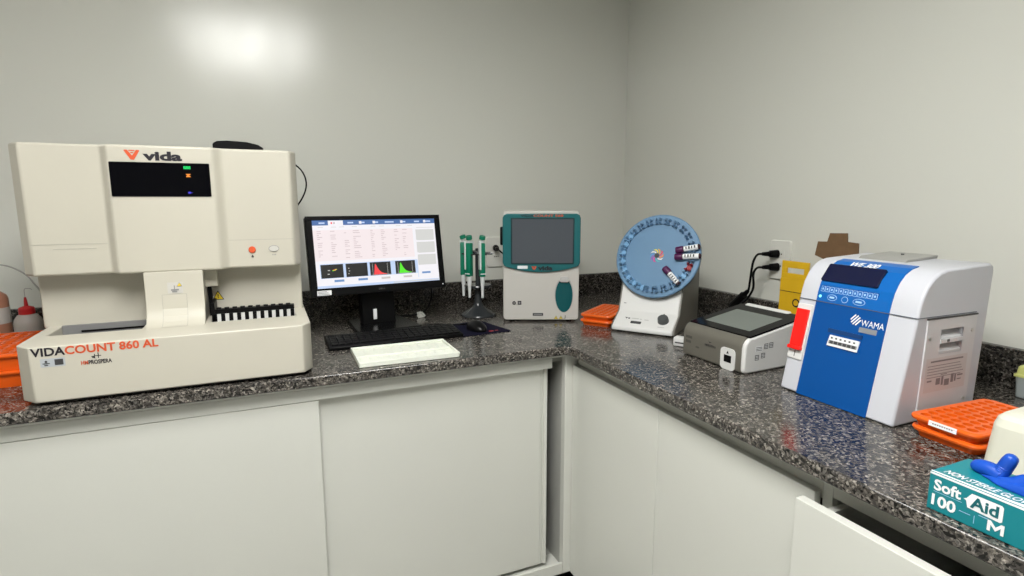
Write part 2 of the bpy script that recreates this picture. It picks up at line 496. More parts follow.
def cabinets():
    zb = .2
    # --- cabinet under the back worktop: two sliding doors
    t = thing('base_cabinet', 'long white base cabinet with two sliding doors below the back worktop', 'cabinet', (-1.7, -.36, 0))
    def w(b, name, mats, bevel=.0012, par=None):
        o = b.build(name, mats, par or t, bevel=bevel)
        if par is None: o.matrix_parent_inverse = Matrix.Translation((1.7, .36, 0))
        return o
    zr = ZT - TH
    c = B().box(-2.88, -2.86, -.70, -.022, zb, zr).box(-.6855, -.672, -.70, -.022, zb, zr)
    c.box(-2.86, -.6855, -.70, -.022, zb, zb + .02).box(-2.86, -.6855, -.04, -.022, zb + .02, zr)
    w(c, 'carcass', [mat('cabinet_inside_board', (.42, .42, .39), .5, noise=.02)])
    w(B().box(-2.88, -.6855, -.72, -.63, .862, zr).box(-2.88, -.7265, -.72, -.702, .834, .862), 'top_rail', BOARD)
    w(B().box(-.7265, -.6860, -.70, -.655, .845, .862), 'door_track', mat('grey_aluminium_track', (.22, .22, .2), .4, metal=.5))
    w(B().box(-.6850, -.647, -.72, -.655, zb, zr), 'corner_stile', BOARD)
    w(B().box(-2.88, -.6855, -.72, -.712, zb, zb + .034).box(-2.88, -.6855, -.712, -.65, zb, zb + .022), 'bottom_rail', BOARD)
    # front (left) door and rear (right) door
    d1 = w(B().box(-2.12, -1.338, -.7195, -.7025, zb + .04, .8325), 'sliding_door', BOARD)
    d2 = w(B().box(-1.42, -.752, -.699, -.682, zb + .036, .858), 'sliding_door', BOARD)
    d3 = w(B().box(-2.86, -2.10, -.699, -.682, zb + .036, .858), 'sliding_door', BOARD)
    pr = B().box(-.752, -.7515, -.7005, -.68, zb + .036, .858)
    pr = B()
    pr.prism([(-.752, -.682), (-.752, -.6995), (-.7495, -.7005), (-.746, -.697), (-.7425, -.6965), (-.741, -.7005), (-.7325, -.7015), (-.7305, -.699), (-.7305, -.682)],
             zb + .036, .858, axis=2)
    e = pr.build('edge_pull', BOARD, d2); 
    lab(e, 'ribbed white finger pull along the sliding door edge')
    w(B().box(-2.86, -.66, -.66, -.64, 0, zb), 'plinth', PLINTH)
    # --- cabinet under the right worktop
    t2 = thing('base_cabinet', 'white base cabinet with two plain doors and a pulled out drawer below the right worktop', 'cabinet', (-.33, -1.8, 0))
    def w2(b, name, mats, bevel=.0012, par=None):
        o = b.build(name, mats, par or t2, bevel=bevel)
        if par is None: o.matrix_parent_inverse = Matrix.Translation((.33, 1.8, 0))
        return o
    c = B().box(-.643, -.022, -2.9, -2.88, zb, zr).box(-.643, -.022, -2.88, -.66, zb, zb + .02)
    c.box(-.04, -.022, -2.88, -.66, zb + .02, zr).box(-.643, -.06, -1.494, -1.478, zb + .02, zr)
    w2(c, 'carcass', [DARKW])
    w2(B().box(-.646, -.60, -.7212, -1.4785, .822, zr), 'top_rail', RAIL)
    w2(B().box(-.646, -.62, -1.4955, -2.9, .832, zr), 'top_rail', RAIL)
    w2(B().box(-.6465, -.60, -1.4785, -1.4955, zb, zr), 'divider_post', BOARD)
    w2(B().box(-.662, -.6465, -1.0938, -.7212, zb + .002, .8365), 'door', BOARD)
    w2(B().box(-.662, -.6465, -1.4760, -1.0955, zb + .002, .8365), 'door', BOARD)
    dr = w2(B().box(-.707, -.690, -2.05, -1.4775, .50, .838), 'drawer', BOARD)
    sd = B().box(-.690, -.20, -1.512, -1.500, .56, .822).box(-.690, -.20, -2.03, -2.018, .56, .822)
    sd.box(-.690, -.20, -2.018, -1.512, .56, .572).box(-.212, -.20, -2.018, -1.512, .572, .80)
    sd.build('drawer_box', BOARD, dr, bevel=.001)
    w2(B().box(-.662, -.6465, -2.05, -1.4775, zb + .002, .497), 'drawer', BOARD)
    w2(B().box(-.662, -.6465, -2.88, -2.053, zb + .002, .8365), 'door', BOARD)
    w2(B().box(-.60, -.58, -2.88, -.64, 0, zb), 'plinth', PLINTH)
cabinets()

# ------------------------------------------------------------------ the big cream analyser on the left
def big_analyser():
    t = thing('blood_analyser', 'large cream benchtop blood analyser with black display and orange lettering at the left', 'analyser', (-1.61, -.72, ZT))
    bx = -.264; bX = .265
    prof = [(-.237, -.015), (.246, -.015), (bX, .015), (bX, .60), (bx, .60), (bx, .015)]
    base = B().prism(prof, .0075, .117, axis=2).build('base', CREAM, t, bevel=.003, seg=3)
    cut(base, [(-.240, -.074, .090, .2005, .090, .2), (.058, .240, .105, .2005, .082, .2)])
    ft = B()
    for x in (-.2, .21):
        for y in (.06, .5):
            ft.cyl((x, y, 0), (x, y, .0095), .016, seg=14)
    ft.box(-.225, .235, -.004, .56, .002, .0095)
    lab(ft.build('foot_frame', RUBBER, t), 'black recessed feet under the base')
    # rear body behind the shelf
    B().box(-.274, .261, .2, .60, .112, .50).build('body', CREAM, t, bevel=.004, seg=3)
    # upper cover with bulging centre panel: plan outline with S-shaped blends
    def S_(xa, ya, xb, yb, n=8):
        return [(xa + (xb - xa) * i / n, ya + (yb - ya) * (.5 - .5 * math.cos(PI * i / n))) for i in range(n + 1)]
    out = [(-.2845, .205), (-.2845, .172), (-.263, .146)]
    out += S_(-.130, .146, -.106, .124) + S_(.081, .124, .108, .146) + [(.246, .146), (.262, .172), (.262, .205)]
    cov = B().prism(out, .233, .5075, axis=2).build('upper_cover', CREAM, t, bevel=.005, seg=3)
    B().box(-.280, .259, .2, .58, .42, .5035).build('top_housing', CREAM, t, bevel=.005)
    # seams across the wings: thin strips, seam shadow put into their grey
    sm = mat('seam_shadow_grey', (.40, .385, .335), .6)
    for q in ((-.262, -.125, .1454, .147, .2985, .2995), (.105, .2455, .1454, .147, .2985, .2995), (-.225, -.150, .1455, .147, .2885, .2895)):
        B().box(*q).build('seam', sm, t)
    # display
    F = Plane((0, .124, 0), (1, 0, 0), (0, 0, 1))
    d = B()
    F.slab(d, F.rrect(-.1075, .079, .3990, .4715, .002), .0016, 0)
    disp = d.build('display', GLOSSB, t)
    em = lambda n, c, e: mat(n, (.01, .01, .01), .4, emit=c, estr=e)
    g, o_, bl = em('green_digits', (.01, .8, .16), 1.6), em('amber_icon', (.95, .30, .03), 1.3), em('blue_icon', (.06, .05, .9), .9)
    e = B(); e2 = B(); e3 = B()
    for k in range(3):
        x = .0290 + k * .0046
        for q in ((0, .0036, .0085, .0096), (0, .0036, .0048, .0058), (0, .0036, .001, .0020), (0, .0010, .001, .0096), (.0026, .0036, .001, .0096)):
            F.rect(e, x + q[0], x + q[1], .458 + q[2] * .7, .458 + q[3] * .7, .0019, 0)
    for k, (a, bb) in enumerate(((0, .0085), (.0018, .0067), (0, .0085))):
        F.rect(e2, .0325 + a, .0325 + bb, .4415 + k * .0024, .4434 + k * .0024, .0019, 0)
    F.poly(e3, F.oval(.0365, .4075, .0032, .0024, 10), .0019, 0)
    F.rect(e3, .0385, .0425, .407, .408, .0021, 0)
    lab(e.build('indicator', g, disp), 'lit green digits'); lab(e2.build('indicator', o_, disp), 'lit amber sign'); lab(e3.build('indicator', bl, disp), 'lit blue sign')
    # brand on the centre panel: orange V badge and black word
    lg = B()
    x0, x1, yt, yb = -.0790, -.0500, .4968, .4762
    xm = (x0 + x1) / 2; aw = .0072
    F.poly(lg, [(x0, yt - .001), (x0 + .0015, yt), (x0 + aw - .001, yt), (xm, yb + .0085), (xm, yb), (xm - .0030, yb)], .0006, 0)
    F.poly(lg, [(x1, yt - .001), (xm + .0030, yb), (xm, yb), (xm, yb + .0085), (x1 - aw + .001, yt), (x1 - .0015, yt)], .0006, 0)
    F.rect(lg, xm - .0055, xm + .0055, yt - .0024, yt - .0004, .0006, 0)
    F.rect(lg, xm - .0026, xm + .0026, yt - .0070, yt - .0048, .0006, 0)
    lg.build('logo', ORTXT, t)
    text('lettering', 'vida', F, -.0455, .4752, .0730, .0200, BKTXT, t, bold=.045)
    # buttons on the right wing
    W = Plane((0, .146, 0), (1, 0, 0), (0, 0, 1))
    b = B(); W.slab(b, W.oval(.153, .2755, .0078, .0078, 20), .003)
    lab(b.build('button', ORTXT, t, bevel=.0008), 'round orange button')
    b = B(); W.slab(b, W.oval(.2005, .2765, .0118, .0078, 24), .0006, 1); W.slab(b, W.oval(.2005, .2765, .0105, .0066, 24), .0030, 0)
    lab(b.build('button', [CREAM2, GREYP], t), 'oval white button')
    b = B(); tri(W, b, .153, .2610, .006, .0005, 0); W.rect(b, .1505, .1555, .2568, .2578, .0005, 0)
    b.build('button_mark', BKTXT, t)
    b = B()
    for k in range(3): W.rect(b, .1965 + k * .003, .1982 + k * .003, .2605, .2635, .0005, 0)
    b.build('button_mark', GREYP, t)
    # central column with curved foot
    cxo = .0022
    pf = [(.205, .112), (.070, .1165), (.086, .1185), (.099, .125), (.108, .136), (.1145, .152), (.118, .175), (.121, .2345), (.205, .2345)]
    B().prism(pf, -.066, .048, axis=0).build('column', CREAM, t, bevel=.0025)
    # door on the column (a thin panel following the curve)
    dl = [(.0765, .1172), (.086, .1185), (.099, .125), (.108, .136), (.1145, .152), (.1177, .1830)]
    def strip(b, x0, x1, off, mi, top=0):
        P = []
        for i, (y, z) in enumerate(dl):
            a = dl[max(0, i - 1)]; c = dl[min(len(dl) - 1, i + 1)]
            tx, tz = c[0] - a[0], c[1] - a[1]; L = math.hypot(tx, tz)
            ny, nz = -tz / L, tx / L
            zz = z + (top if i == len(dl) - 1 else 0)
            P.append((y + ny * off, zz + nz * off))
        for i in range(len(P) - 1):
            (ya, za), (yb, zb) = P[i], P[i + 1]
            b.poly([(x0, ya, za), (x1, ya, za), (x1, yb, zb), (x0, yb, zb)], mi)
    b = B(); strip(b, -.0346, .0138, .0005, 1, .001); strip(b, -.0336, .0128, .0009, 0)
    b.build('access_door', [CREAM, sm], t)  # outline takes the seam shadow colour
    C = Plane((.0022, .1090, .0), (1, 0, 0), (0, .0504, 1))
    b = B(); C.rect(b, -.025, .005, .186, .2105, .0003, 0)
    tri(C, b, -.0015, .2055, .011, .0010, 2); tri(C, b, -.0015, .2053, .0085, .0012, 1)
    C.rect(b, -.0125, -.0105, .189, .2035, .001, 2); C.rect(b, -.0185, -.003, .192, .1955, .001, 3); C.rect(b, -.0165, -.0065, .1885, .1915, .001, 3)
    b.build('sticker', [CREAM2, YELLOW, GREYP, GREYP], t)
    # block under the cover right of the column and dark guide slot
    B().box(.046, .074, .165, .201, .190, .234).build('probe_guard', CREAM, t, bevel=.002)
    B().box(.050, .058, .185, .2006, .10, .190).build('guide_slot', BLACK, t)
    L_ = Plane((0, .2, 0), (1, 0, 0), (0, 0, 1))
    b = B(); warning(L_, b, .0695, .163, .026)
    lab(b.build('warning_sign', [YELLOW, BKTXT], t), 'yellow warning triangle beside the column')
    # left tray bed
    b = B().box(-.2395, -.0745, .0905, .2003, .0905, .0935, 0).box(-.2395, -.0745, .190, .2003, .0935, .1165, 0)
    b.box(-.205, -.085, .160, .168, .0935, .0965, 1).box(-.205, -.085, .1885, .1902, .1005, .1045, 1)
    b.build('sample_tray', [mat('lilac_grey_tray', (.20, .20, .20), .45), BLACK], t)
    # right: black tube comb
    b = B().box(.060, .237, .118, .134, .1315, .142, 0)
    n = 10
    for k in range(n + 1):
        x = .066 + k * (.232 - .066) / n
        b.box(x - .0042, x + .0042, .116, .134, .083, .132, 0)
    for k in range(n):
        x = .066 + (k + .5) * (.232 - .066) / n
        b.box(x - .005, x + .005, .120, .132, .142, .145, 0)
    b.box(.0595, .0665, .116, .19, .083, .158, 0)
    b.build('tube_comb', [BLACK], t, bevel=.0006)
    lab(B().box(.069, .238, .1190, .1300, .083, .131).build('tube_guide', WHITE, t), 'white strip behind the black comb')
    # lettering and stickers on the base
    G = Plane((0, -.015, 0), (1, 0, 0), (0, 0, 1))
    text('lettering', [('VIDA', BKTXT), ('COUNT 860 AL', ORTXT)], G, -.2345, .0980, .2060, .0170, BKTXT, t, bold=.03)
    text('lettering', [('H', ORTXT), ('M', ORTXT), ('PROSPERA', BKTXT)], G, -.1590, .0745, .0500, .0085, BKTXT, t, bold=.03)
    b = B()
    G.rect(b, -.1370, -.1355, .0855, .0945); G.rect(b, -.1310, -.1295, .0860, .0970); G.rect(b, -.1370, -.1255, .0900, .0914)
    G.poly(b, [(-.1420, .0905), (-.1365, .0905), (-.1355, .0870), (-.1395, .0865)])
    b.build('logo', BKTXT, t)
    b = B(); G.rect(b, -.2215, -.1830, .0770, .0935, .0004, 0)
    G.poly(b, G.oval(-.2125, .0875, .0022, .0022, 10), .0007, 1); G.rect(b, -.2180, -.2070, .0828, .0848, .0007, 1)
    G.rect(b, -.2155, -.2095, .0795, .0815, .0007, 1); G.rect(b, -.1995, -.1860, .0795, .0910, .0006, 1)
    lab(b.build('sticker', [SILVER, DGREY], t), 'silver sticker with dark print below the lettering')
    return t
big_analyser()

def on_top_of_analyser():
    b = B()
    b.prism([(-.058, 0), (.056, 0), (.060, .022), (.047, .030), (.020, .036), (-.025, .038), (-.048, .036), (-.058, .030)], -.045, .045, axis=1)
    o = b.build('cover_cap', BLACK, None, bevel=.003)
    o.location = (-1.476, -.36, ZT + .5038); o.scale = (1, 1, 1.0)
    tag(o, 'black domed cap lying on top of the large cream analyser', 'cap')
on_top_of_analyser()

def cable(name, pts, r, m, label, cat='cable', n=10, group=None):
    return tag(B().tube(arc(pts, n), r, 8).build(name, m), label, cat, group)
cable('cable', [(-1.3490, -.30, 1.403), (-1.319, -.30, 1.374), (-1.309, -.30, 1.338), (-1.321, -.30, 1.300), (-1.3475, -.30, 1.262)], .0022, BLACK,
      'thin black cable bowed out from the right side of the large cream analyser')

# ------------------------------------------------------------------ things at the far left
def tube_rack_mesh(L, W, nx, ny, name, label, group, h=.0180):
    """orange tube tray: rounded deck with holes, lip and a tapered skirt. x: long side, y: short side, z from 0 to .022"""
    t = thing(name, label, 'rack', group=group)
    b = B(); pl = Plane((0, 0, 0), (1, 0, 0), (0, 1, 0))
    mx, my = .010, .010
    cw = (L - 2 * mx) / nx; ch = (W - 2 * my) / ny; r = min(cw, ch) * .43
    for i in range(nx):
        for j in range(ny):
            cx = -L / 2 + mx + (i + .5) * cw; cy = -W / 2 + my + (j + .5) * ch
            outer = []
            for k in range(8):
                a = PI / 4 * k
                sx = round(math.cos(a) * 1.42); sy = round(math.sin(a) * 1.42)
                outer.append((cx + max(-1, min(1, sx)) * cw / 2, cy + max(-1, min(1, sy)) * ch / 2))
            N = 16
            inner = [(cx + r * math.cos(2 * PI * k / N), cy + r * math.sin(2 * PI * k / N)) for k in range(N)]
            vs = [(x, y, h) for x, y in outer] + [(x, y, h) for x, y in inner] + [(x, y, h - .0065) for x, y in inner]
            fs = []
            for k in range(8):
                k2 = (k + 1) % 8
                fs.append((k, k2, 8 + (2 * k + 2) % N, 8 + (2 * k + 1) % N, 8 + 2 * k))
            for k in range(N):
                fs.append((8 + k, 8 + (k + 1) % N, 8 + N + (k + 1) % N, 8 + N + k))
            b.add(vs, fs, 0)
    # rounded lip around the deck
    def ring(x, y, rr, z, n=6):
        return [(p[0], p[1], z) for p in pl.rrect(-x, x, -y, y, rr, n)]
    rings = [ring(L / 2 - mx, W / 2 - my, .0001, h), ring(L / 2 - .004, W / 2 - .004, .013, h + .0004), ring(L / 2 - .001, W / 2 - .001, .0155, h - .001),
             ring(L / 2, W / 2, .016, h - .0035), ring(L / 2 - .001, W / 2 - .001, .0155, h - .0070), ring(L / 2 - .006, W / 2 - .006, .012, h - .0082),
             ring(L / 2 - .009, W / 2 - .009, .012, .0)]
    n = len(rings[0])
    for a in range(len(rings) - 1):
        b.add(rings[a] + rings[a + 1], [(k, (k + 1) % n, n + (k + 1) % n, n + k)[::-1] for k in range(n)], 1 if a >= 4 else 0)
    b.build('tray_body', [ORANGE if h < .03 else ORANGED, ORANGED], t)
    return t
def racks():
    g1 = 'orange tube racks stacked beside the blue and white analyser'
    lo = tube_rack_mesh(.202, .107, 10, 5, 'tube_rack', 'lower orange perforated tube rack of the stack beside the blue and white analyser', g1)
    lo.location = (-.357, -1.541, ZT + .0003); lo.rotation_euler = (0, 0, R(-3))
    hi = dup(lo, (-.360, -1.540, ZT + .0187), -3.5, 'orange tube rack with a white label strip, topmost of the stack beside the ivory box', g1)
    b = B(); P = Plane((-.1010, 0, 0), (0, -1, 0), (.10, 0, 1))
    P.rect(b, -.018, .024, .0092, .0178, .0014, 0)
    for k in range(9):
        x = -.012 + k * .0035
        P.rect(b, x, x + .0024, .0125, .0145, .0017, 1)
    lab(b.build('label_strip', [PRINTW, GREYP], hi), 'white label strip with small print')
    # behind the mixer
    g2 = 'orange tube racks stacked behind the tube mixer'
    a = dup(lo, (-.418, -.515, ZT + .0003), 35, 'lower orange tube rack of the stack between the teal analyser and the tube mixer', g2)
    dup(a, (-.4185, -.517, ZT + .0187), 35.5, 'upper orange tube rack of the stack between the teal analyser and the tube mixer', g2)
    # far left: larger and deeper trays
    g3 = 'large orange racks stacked at the left edge'
    c = tube_rack_mesh(.255, .195, 10, 7, 'tube_rack', 'lower large orange rack of the stack left of the cream analyser', g3, h=.036)
    c.location = (-1.9975, -.445, ZT + .0003); c.rotation_euler = (0, 0, R(90))
    dup(c, (-1.998, -.446, ZT + .0367), 90, 'upper large orange rack of the stack left of the cream analyser', g3)
racks()

def bottles():
    t = thing('wash_bottle', 'squat frosted wash bottle with red cap and bent spout behind the orange racks', 'bottle', (-1.992, -.262, ZT)); t.scale = (.74, .74, 1)
    B().lathe([(.036, 0), (.040, .004), (.040, .042), (.0402, .043), (.040, .082), (.037, .094), (.028, .104), (.019, .108)], mis=[1, 1, 1, 0, 0, 0, 0], seg=28).build('bottle_body', [WASHB, AMBERL], t)
    B().lathe([(.021, .106), (.0225, .108), (.0225, .121), (.020, .124), (.006, .128), (.0045, .142), (.003, .150)], seg=24).build('cap', REDCAP, t)
    B().tube([(0, 0, .148), (0, 0, .166), (.001, 0, .170), (.004, 0, .172), (.018, 0, .171), (.021, 0, .168)], .0011, 6).build('spout', mat('pale_spout', (.35, .34, .32), .4), t)
    t = thing('reagent_bottle', 'rusty pink reagent bottle with a white label at the left edge of the photo', 'bottle', (-2.068, -.262, ZT))
    # stands a little nearer the wall than the wash bottle
    t.location = (-2.078, -.215, ZT); t.scale = (1, 1, .95)
    B().lathe([(.034, 0), (.036, .004), (.036, .150), (.033, .160), (.020, .172), (.016, .176), (.016, .190)], seg=28).build('bottle_body', PINKB, t)
    B().lathe([(.0365, .085), (.0365, .128)], seg=28).build('paper_label', CREAM2, t)
    B().lathe([(.0185, .182), (.0185, .204), (.017, .206)], seg=20).build('cap', WHITE, t)
bottles()
cable('hose', [(-2.30, -.10, .905), (-2.29, -.10, 1.00), (-2.22, -.10, 1.095), (-2.13, -.10, 1.123), (-2.087, -.10, 1.120), (-2.057, -.10, 1.108), (-2.031, -.10, 1.085), (-2.012, -.11, 1.057), (-1.97, -.14, 1.015), (-1.887, -.16, 1.0)], .0022, HOSE,
      'thin translucent hose arching over the wash bottle to the large cream analyser', 'hose')

# ------------------------------------------------------------------ monitor, keyboard, mouse, slide tray
def monitor():
    yaw, tilt = 6, 11
    t = thing('computer_monitor', 'black computer monitor showing blood count results, left of the pipette stand', 'monitor', (-1.115, -.33, ZT), yaw)
    W, H, zc = .410, .232, .232
    c, s = math.cos(R(tilt)), math.sin(R(tilt))
    O = Vector((0, 0, zc)); F = Plane(O, (1, 0, 0), (0, s, c))
    # casing
    b = B()
    F.slab(b, F.rrect(-W / 2, W / 2, -H / 2, H / 2, .005), .0, 0, d=-.022)
    F.poly(b, F.rrect(-W / 2, W / 2, -H / 2, H / 2, .005)[::-1], -.022)
    b.add([F.P(x, y, o) for o, x1, y1 in ((-.022, .15, .09), (-.05, .11, .07)) for x, y in ((-x1, -y1), (x1, -y1), (x1, y1), (-x1, y1))],
          [(0, 1, 5, 4), (1, 2, 6, 5), (2, 3, 7, 6), (3, 0, 4, 7), (7, 6, 5, 4)], 0)
    cas = b.build('casing', BLACK, t, bevel=.0015)
    # raised bezel lip
    sw, y0, y1 = .187, -.0930, .1040
    bz = B()
    for q in ((-W / 2, W / 2, y1, H / 2), (-W / 2, W / 2, -H / 2, y0), (-W / 2, -sw, y0, y1), (sw, W / 2, y0, y1)):
        F.pad(bz, *q, .003)
    bez = bz.build('bezel', BLACK, t, bevel=.0008)
    # the lit screen with its windows
    def em(n, c_, e): return mat(n, (.02, .02, .02), .35, emit=c_, estr=e)
    ms = [em('screen_white', (.90, .88, .92), 1.0), em('screen_pink', (.90, .80, .81), 1.0), em('screen_blue', (.06, .16, .42), .9), em('screen_black', (.006, .006, .006), .6),
          em('screen_red', (.95, .05, .06), 1), em('screen_green', (.10, .85, .02), 1), em('screen_grey', (.66, .66, .64), 1), em('screen_ink', (.58, .46, .48), 1),
          em('screen_button', (.16, .32, .62), .9), em('screen_yellow', (.75, .6, .08), 1), em('screen_paleblue', (.55, .68, .92), 1), em('screen_cream', (.93, .91, .86), 1.1)]
    sc = B()
    F.rect(sc, -sw, sw, y0, y1, .0006, 0)
    X = lambda u: -sw + u * 2 * sw
    Y = lambda v: y1 - v * (y1 - y0)
    def r(u0, u1, v0, v1, mi, lv=1): F.rect(sc, X(u0), X(u1), Y(v1), Y(v0), .0006 + .00025 * lv, mi)
    r(0, 1, 0, .075, 2); r(.12, .235, .005, .085, 0, 2)
    for u in (.14, .16): r(u, u + .012, .03, .055, 4 if u < .15 else 7, 3)
    for u in (.05, .27, .36, .47, .57, .60, .70, .82, .92): r(u, u + .045, .030, .052, 10, 2)
    for u in (.36, .47, .70, .90): r(u, u + .02, .02, .06, 0, 3)
    r(0, 1, .085, .12, 0, 2); r(.0, .80, .145, .60, 1, 1)
    rnd = random.Random(3)
    cols = [(.03, .05), (.13, .05), (.235, .05), (.305, .07), (.445, .04), (.53, .055), (.64, .05), (.71, .05)]
    for ci, (u, w_) in enumerate(cols):
        for k in range(15):
            if rnd.random() < .78:
                v = .16 + k * .0285
                r(u, u + w_ * rnd.uniform(.25, .85), v, v + .008, 7, 2)
    for u in (.04, .14, .20, .30, .45, .52, .66, .76): r(u, u + .04, .098, .107, 6, 3)
    for k, v in enumerate((.17, .37, .57)):
        r(.835, .98, v - .035, v - .027, 6, 2); r(.825, .985, v, v + .165, 6, 2)
    # graphs
    r(.03, .82, .645, .93, 10, 1); r(.02, .815, .86, .965, 0, 2)
    for k, u in enumerate((.035, .225, .415, .625)):
        u1 = u + .17
        r(u, u1, .655, .855, 3, 3)
        if k == 0:
            for a, bq, m_ in ((.095, .735, 9), (.105, .725, 9), (.085, .74, 5), (.09, .732, 4), (.052, .735, 6), (.048, .79, 6)): r(u + a, u + a + .016, bq, bq + .012, m_, 4)
        elif k == 1:
            for a, bq in ((.018, .72), (.022, .76), (.016, .80)): r(u + a, u + a + .008, bq, bq + .010, 6, 4)
        else:
            m_ = 4 if k == 2 else 5
            pts = [(.028, .0), (.034, .06), (.040, .15), (.046, .165), (.052, .145), (.062, .10), (.075, .062), (.09, .035), (.11, .016), (.135, .008), (.135, 0)]
            F.poly(sc, [(X(u + a), Y(.845 - bq)) for a, bq in pts][::-1], .0016, m_)
            for a in (.02, .142): r(u + a, u + a + .002, .675, .845, 6, 4)
            r(u + .012, u + .165, .845, .848, 6, 4)
        if k == 0: pass
    for u, m_ in ((.13, 8), (.315, 8), (.50, 6), (.685, 6)): r(u, u + .075, .885, .918, m_, 3)
    for u in (.505, .69): r(u, u + .065, .900, .914, 7, 4)
    r(.85, .925, .845, .875, 8, 3); r(0, 1, .965, 1, 10, 2); r(.60, 1, .975, .99, 6, 3)
    sc.build('screen', ms, t, smooth=0)
    text('brand_mark', 'DELL', F, -.011, -.1080, .020, .0045, mat('dim_grey_print', (.10, .10, .10), .4), bez, off=.0034)
    b = B(); F.rect(b, -.190, -.150, -.1130, -.0990, .0034, 0)
    for k in range(3): F.rect(b, -.187, -.155 - .004 * k, -.1110 + k * .004, -.1095 + k * .004, .0037, 1)
    lab(b.build('sticker', [PRINTW, GREYP], bez), 'small white sticker on the lower left of the bezel')
    b = B(); F.poly(b, F.oval(.196, -.106, .0016, .0016, 8), .0034)
    b.build('power_light', em('power_led', (.9, .9, .95), 1.5), bez)
    # neck and foot
    nk = B().prism([(.012, .014), (.045, .014), (.060, .20), (.035, .21)], -.055, .050, axis=0)
    neck = nk.build('neck', BLACK, t, bevel=.004)
    b = B().rbox(-.022, -.011, .0075, .0115, .030, .062, .0008); b.build('sticker', PRINTW, neck)
    ft = B()
    ft.prism([(-.085, -.095), (.090, -.095), (.100, -.085), (.086, .105), (-.080, .105), (-.095, -.085)], 0, .018, axis=2)
    ft.build('foot', mat('satin_black_foot', (.004, .004, .0045), .25, spec=.25), t, bevel=.004)
    return t
monitor()
def desk_items():
    # keyboard
    yaw = 1.0
    t = thing('keyboard', 'black computer keyboard lying in front of the monitor', 'keyboard', (-1.107, -.485, ZT), yaw)
    B().prism([(-.056, .001), (.056, .001), (.056, .018), (.050, .019), (-.052, .011), (-.056, .009)], -.186, .186, axis=0).build('key_deck', BLACK, t, bevel=.0015)
    kb = B(); K = Plane((0, 0, .0151), (1, 0, 0), (0, 1, .077))
    for j in range(5):
        for i in range(15):
            x = -.178 + i * .0188; y = -.045 + j * .0180
            if j == 0 and 3 < i < 9: continue
            K.pad(kb, x, x + .0162, y, y + .0152, .0035)
        for i in range(4):
            x = .108 + i * .0182; y = -.045 + j * .0180
            K.pad(kb, x, x + .0155, y, y + .0152, .0035)
    K.pad(kb, -.178 + 4 * .0188, -.178 + 9 * .0188 - .0026, -.045, -.0298, .0035)
    kb.build('keys', mat('worn_black_keys', (.004, .004, .0045), .5, spec=.2), t, bevel=.0008)
    # mouse mat
    b = B(); P = Plane((0, 0, 0), (1, 0, 0), (0, 1, 0))
    P.slab(b, [(-.077, -.085), (.079, -.072), (.045, .088), (-.076, .080)], .003, 0, d=.0003)
    t = thing('mouse_mat', 'thin dark navy mouse mat right of the keyboard', 'mouse mat', (-.845, -.452, ZT))
    b.build('mat_sheet', MPAD, t)
    b = B(); P.poly(b, P.oval(.022, -.060, .008, .006, 12), .0036); P.rect(b, .034, .044, -.060, -.054, .0036)
    lab(b.build('print', REDCAP, t), 'small dark red print on the mat')
    # mouse
    t = thing('computer_mouse', 'small black computer mouse on the navy mouse mat', 'mouse', (-.857, -.475, ZT + .0032), 12); t.scale = (.85, .85, .85)
    bm = bmesh.new(); bmesh.ops.create_uvsphere(bm, u_segments=24, v_segments=14, radius=1)
    for v in bm.verts:
        v.co = Vector((v.co.x * .031, v.co.y * .050, max(v.co.z, -.15) * .030 + .0045))
        if v.co.y < 0: v.co.z *= 1 + v.co.y * 4
    B().bm(bm).build('mouse_shell', mat('mouse_black', (.004, .004, .0045), .3, spec=.25), t, smooth=60)
    B().cyl((-.003, .026, .0255), (.003, .026, .0255), .0065, seg=12).build('scroll_wheel', DGREY, t)
    b = B(); P.poly(b, P.oval(.0, -.012, .004, .003, 10), .0352); b.build('logo', GREYP, t)
    # pale slide tray
    t = thing('slide_tray', 'pale cream plastic slide tray with two rows of slots in front of the keyboard', 'tray', (-1.119, -.652, ZT), -.6)
    b = B()
    b.prism([(-.124, -.077), (.120, -.077), (.124, -.073), (.124, .073), (.120, .077), (-.124, .077)], .0005, .0065, axis=2)
    def rail(y0, y1): b.box(-.124, .124, y0, y1, .0065, .0125)
    rail(-.077, -.058); rail(.068, .077); b.box(-.124, -.118, -.058, .068, .0065, .0125); b.box(.118, .124, -.058, .068, .0065, .0125)
    b.box(-.118, .118, -.012, -.006, .0065, .0105)
    for k in range(1, 10):
        x = -.118 + k * .236 / 10
        b.box(x - .0012, x + .0012, -.058, -.012, .0065, .0088); b.box(x - .0012, x + .0012, -.006, .068, .0065, .0088)
        for y in (-.0115, .066): b.prism([(x - .006, y), (x + .006, y), (x + .004, y + .0045), (x - .004, y + .0045)], .0065, .0118, axis=2)
    b.build('tray_body', TRAYC, t, bevel=.0008)
    # curled white cable tag beside the monitor foot
    b = B(); P2 = Plane((0, 0, 0), (.95, .3, 0), (-.15, .35, .9))
    b.tube(arc([(-.012, 0, .004), (-.004, .004, .016), (.006, .004, .012), (.012, .002, .003)], 4), .0045, 6)
    P2.pad(b, -.012, .010, .0, .020, .0012)
    o = b.build('cable_tag', mat('shiny_white_tag', (.66, .66, .62), .2), None, bevel=.0006)
    o.location = (-.962, -.222, ZT + .001)
    tag(o, 'crumpled shiny white tag on a cable right of the monitor foot', 'tag')
    cable('cable', [(-.925, -.270, 1.03), (-.922, -.215, 1.00), (-.915, -.185, .96), (-.935, -.175, .915), (-.985, -.185, .9045), (-1.03, -.18, .9045), (-1.06, -.16, .904)], .003, BLACK,
          'black cable hanging in a curve from the right rear of the monitor to the worktop')
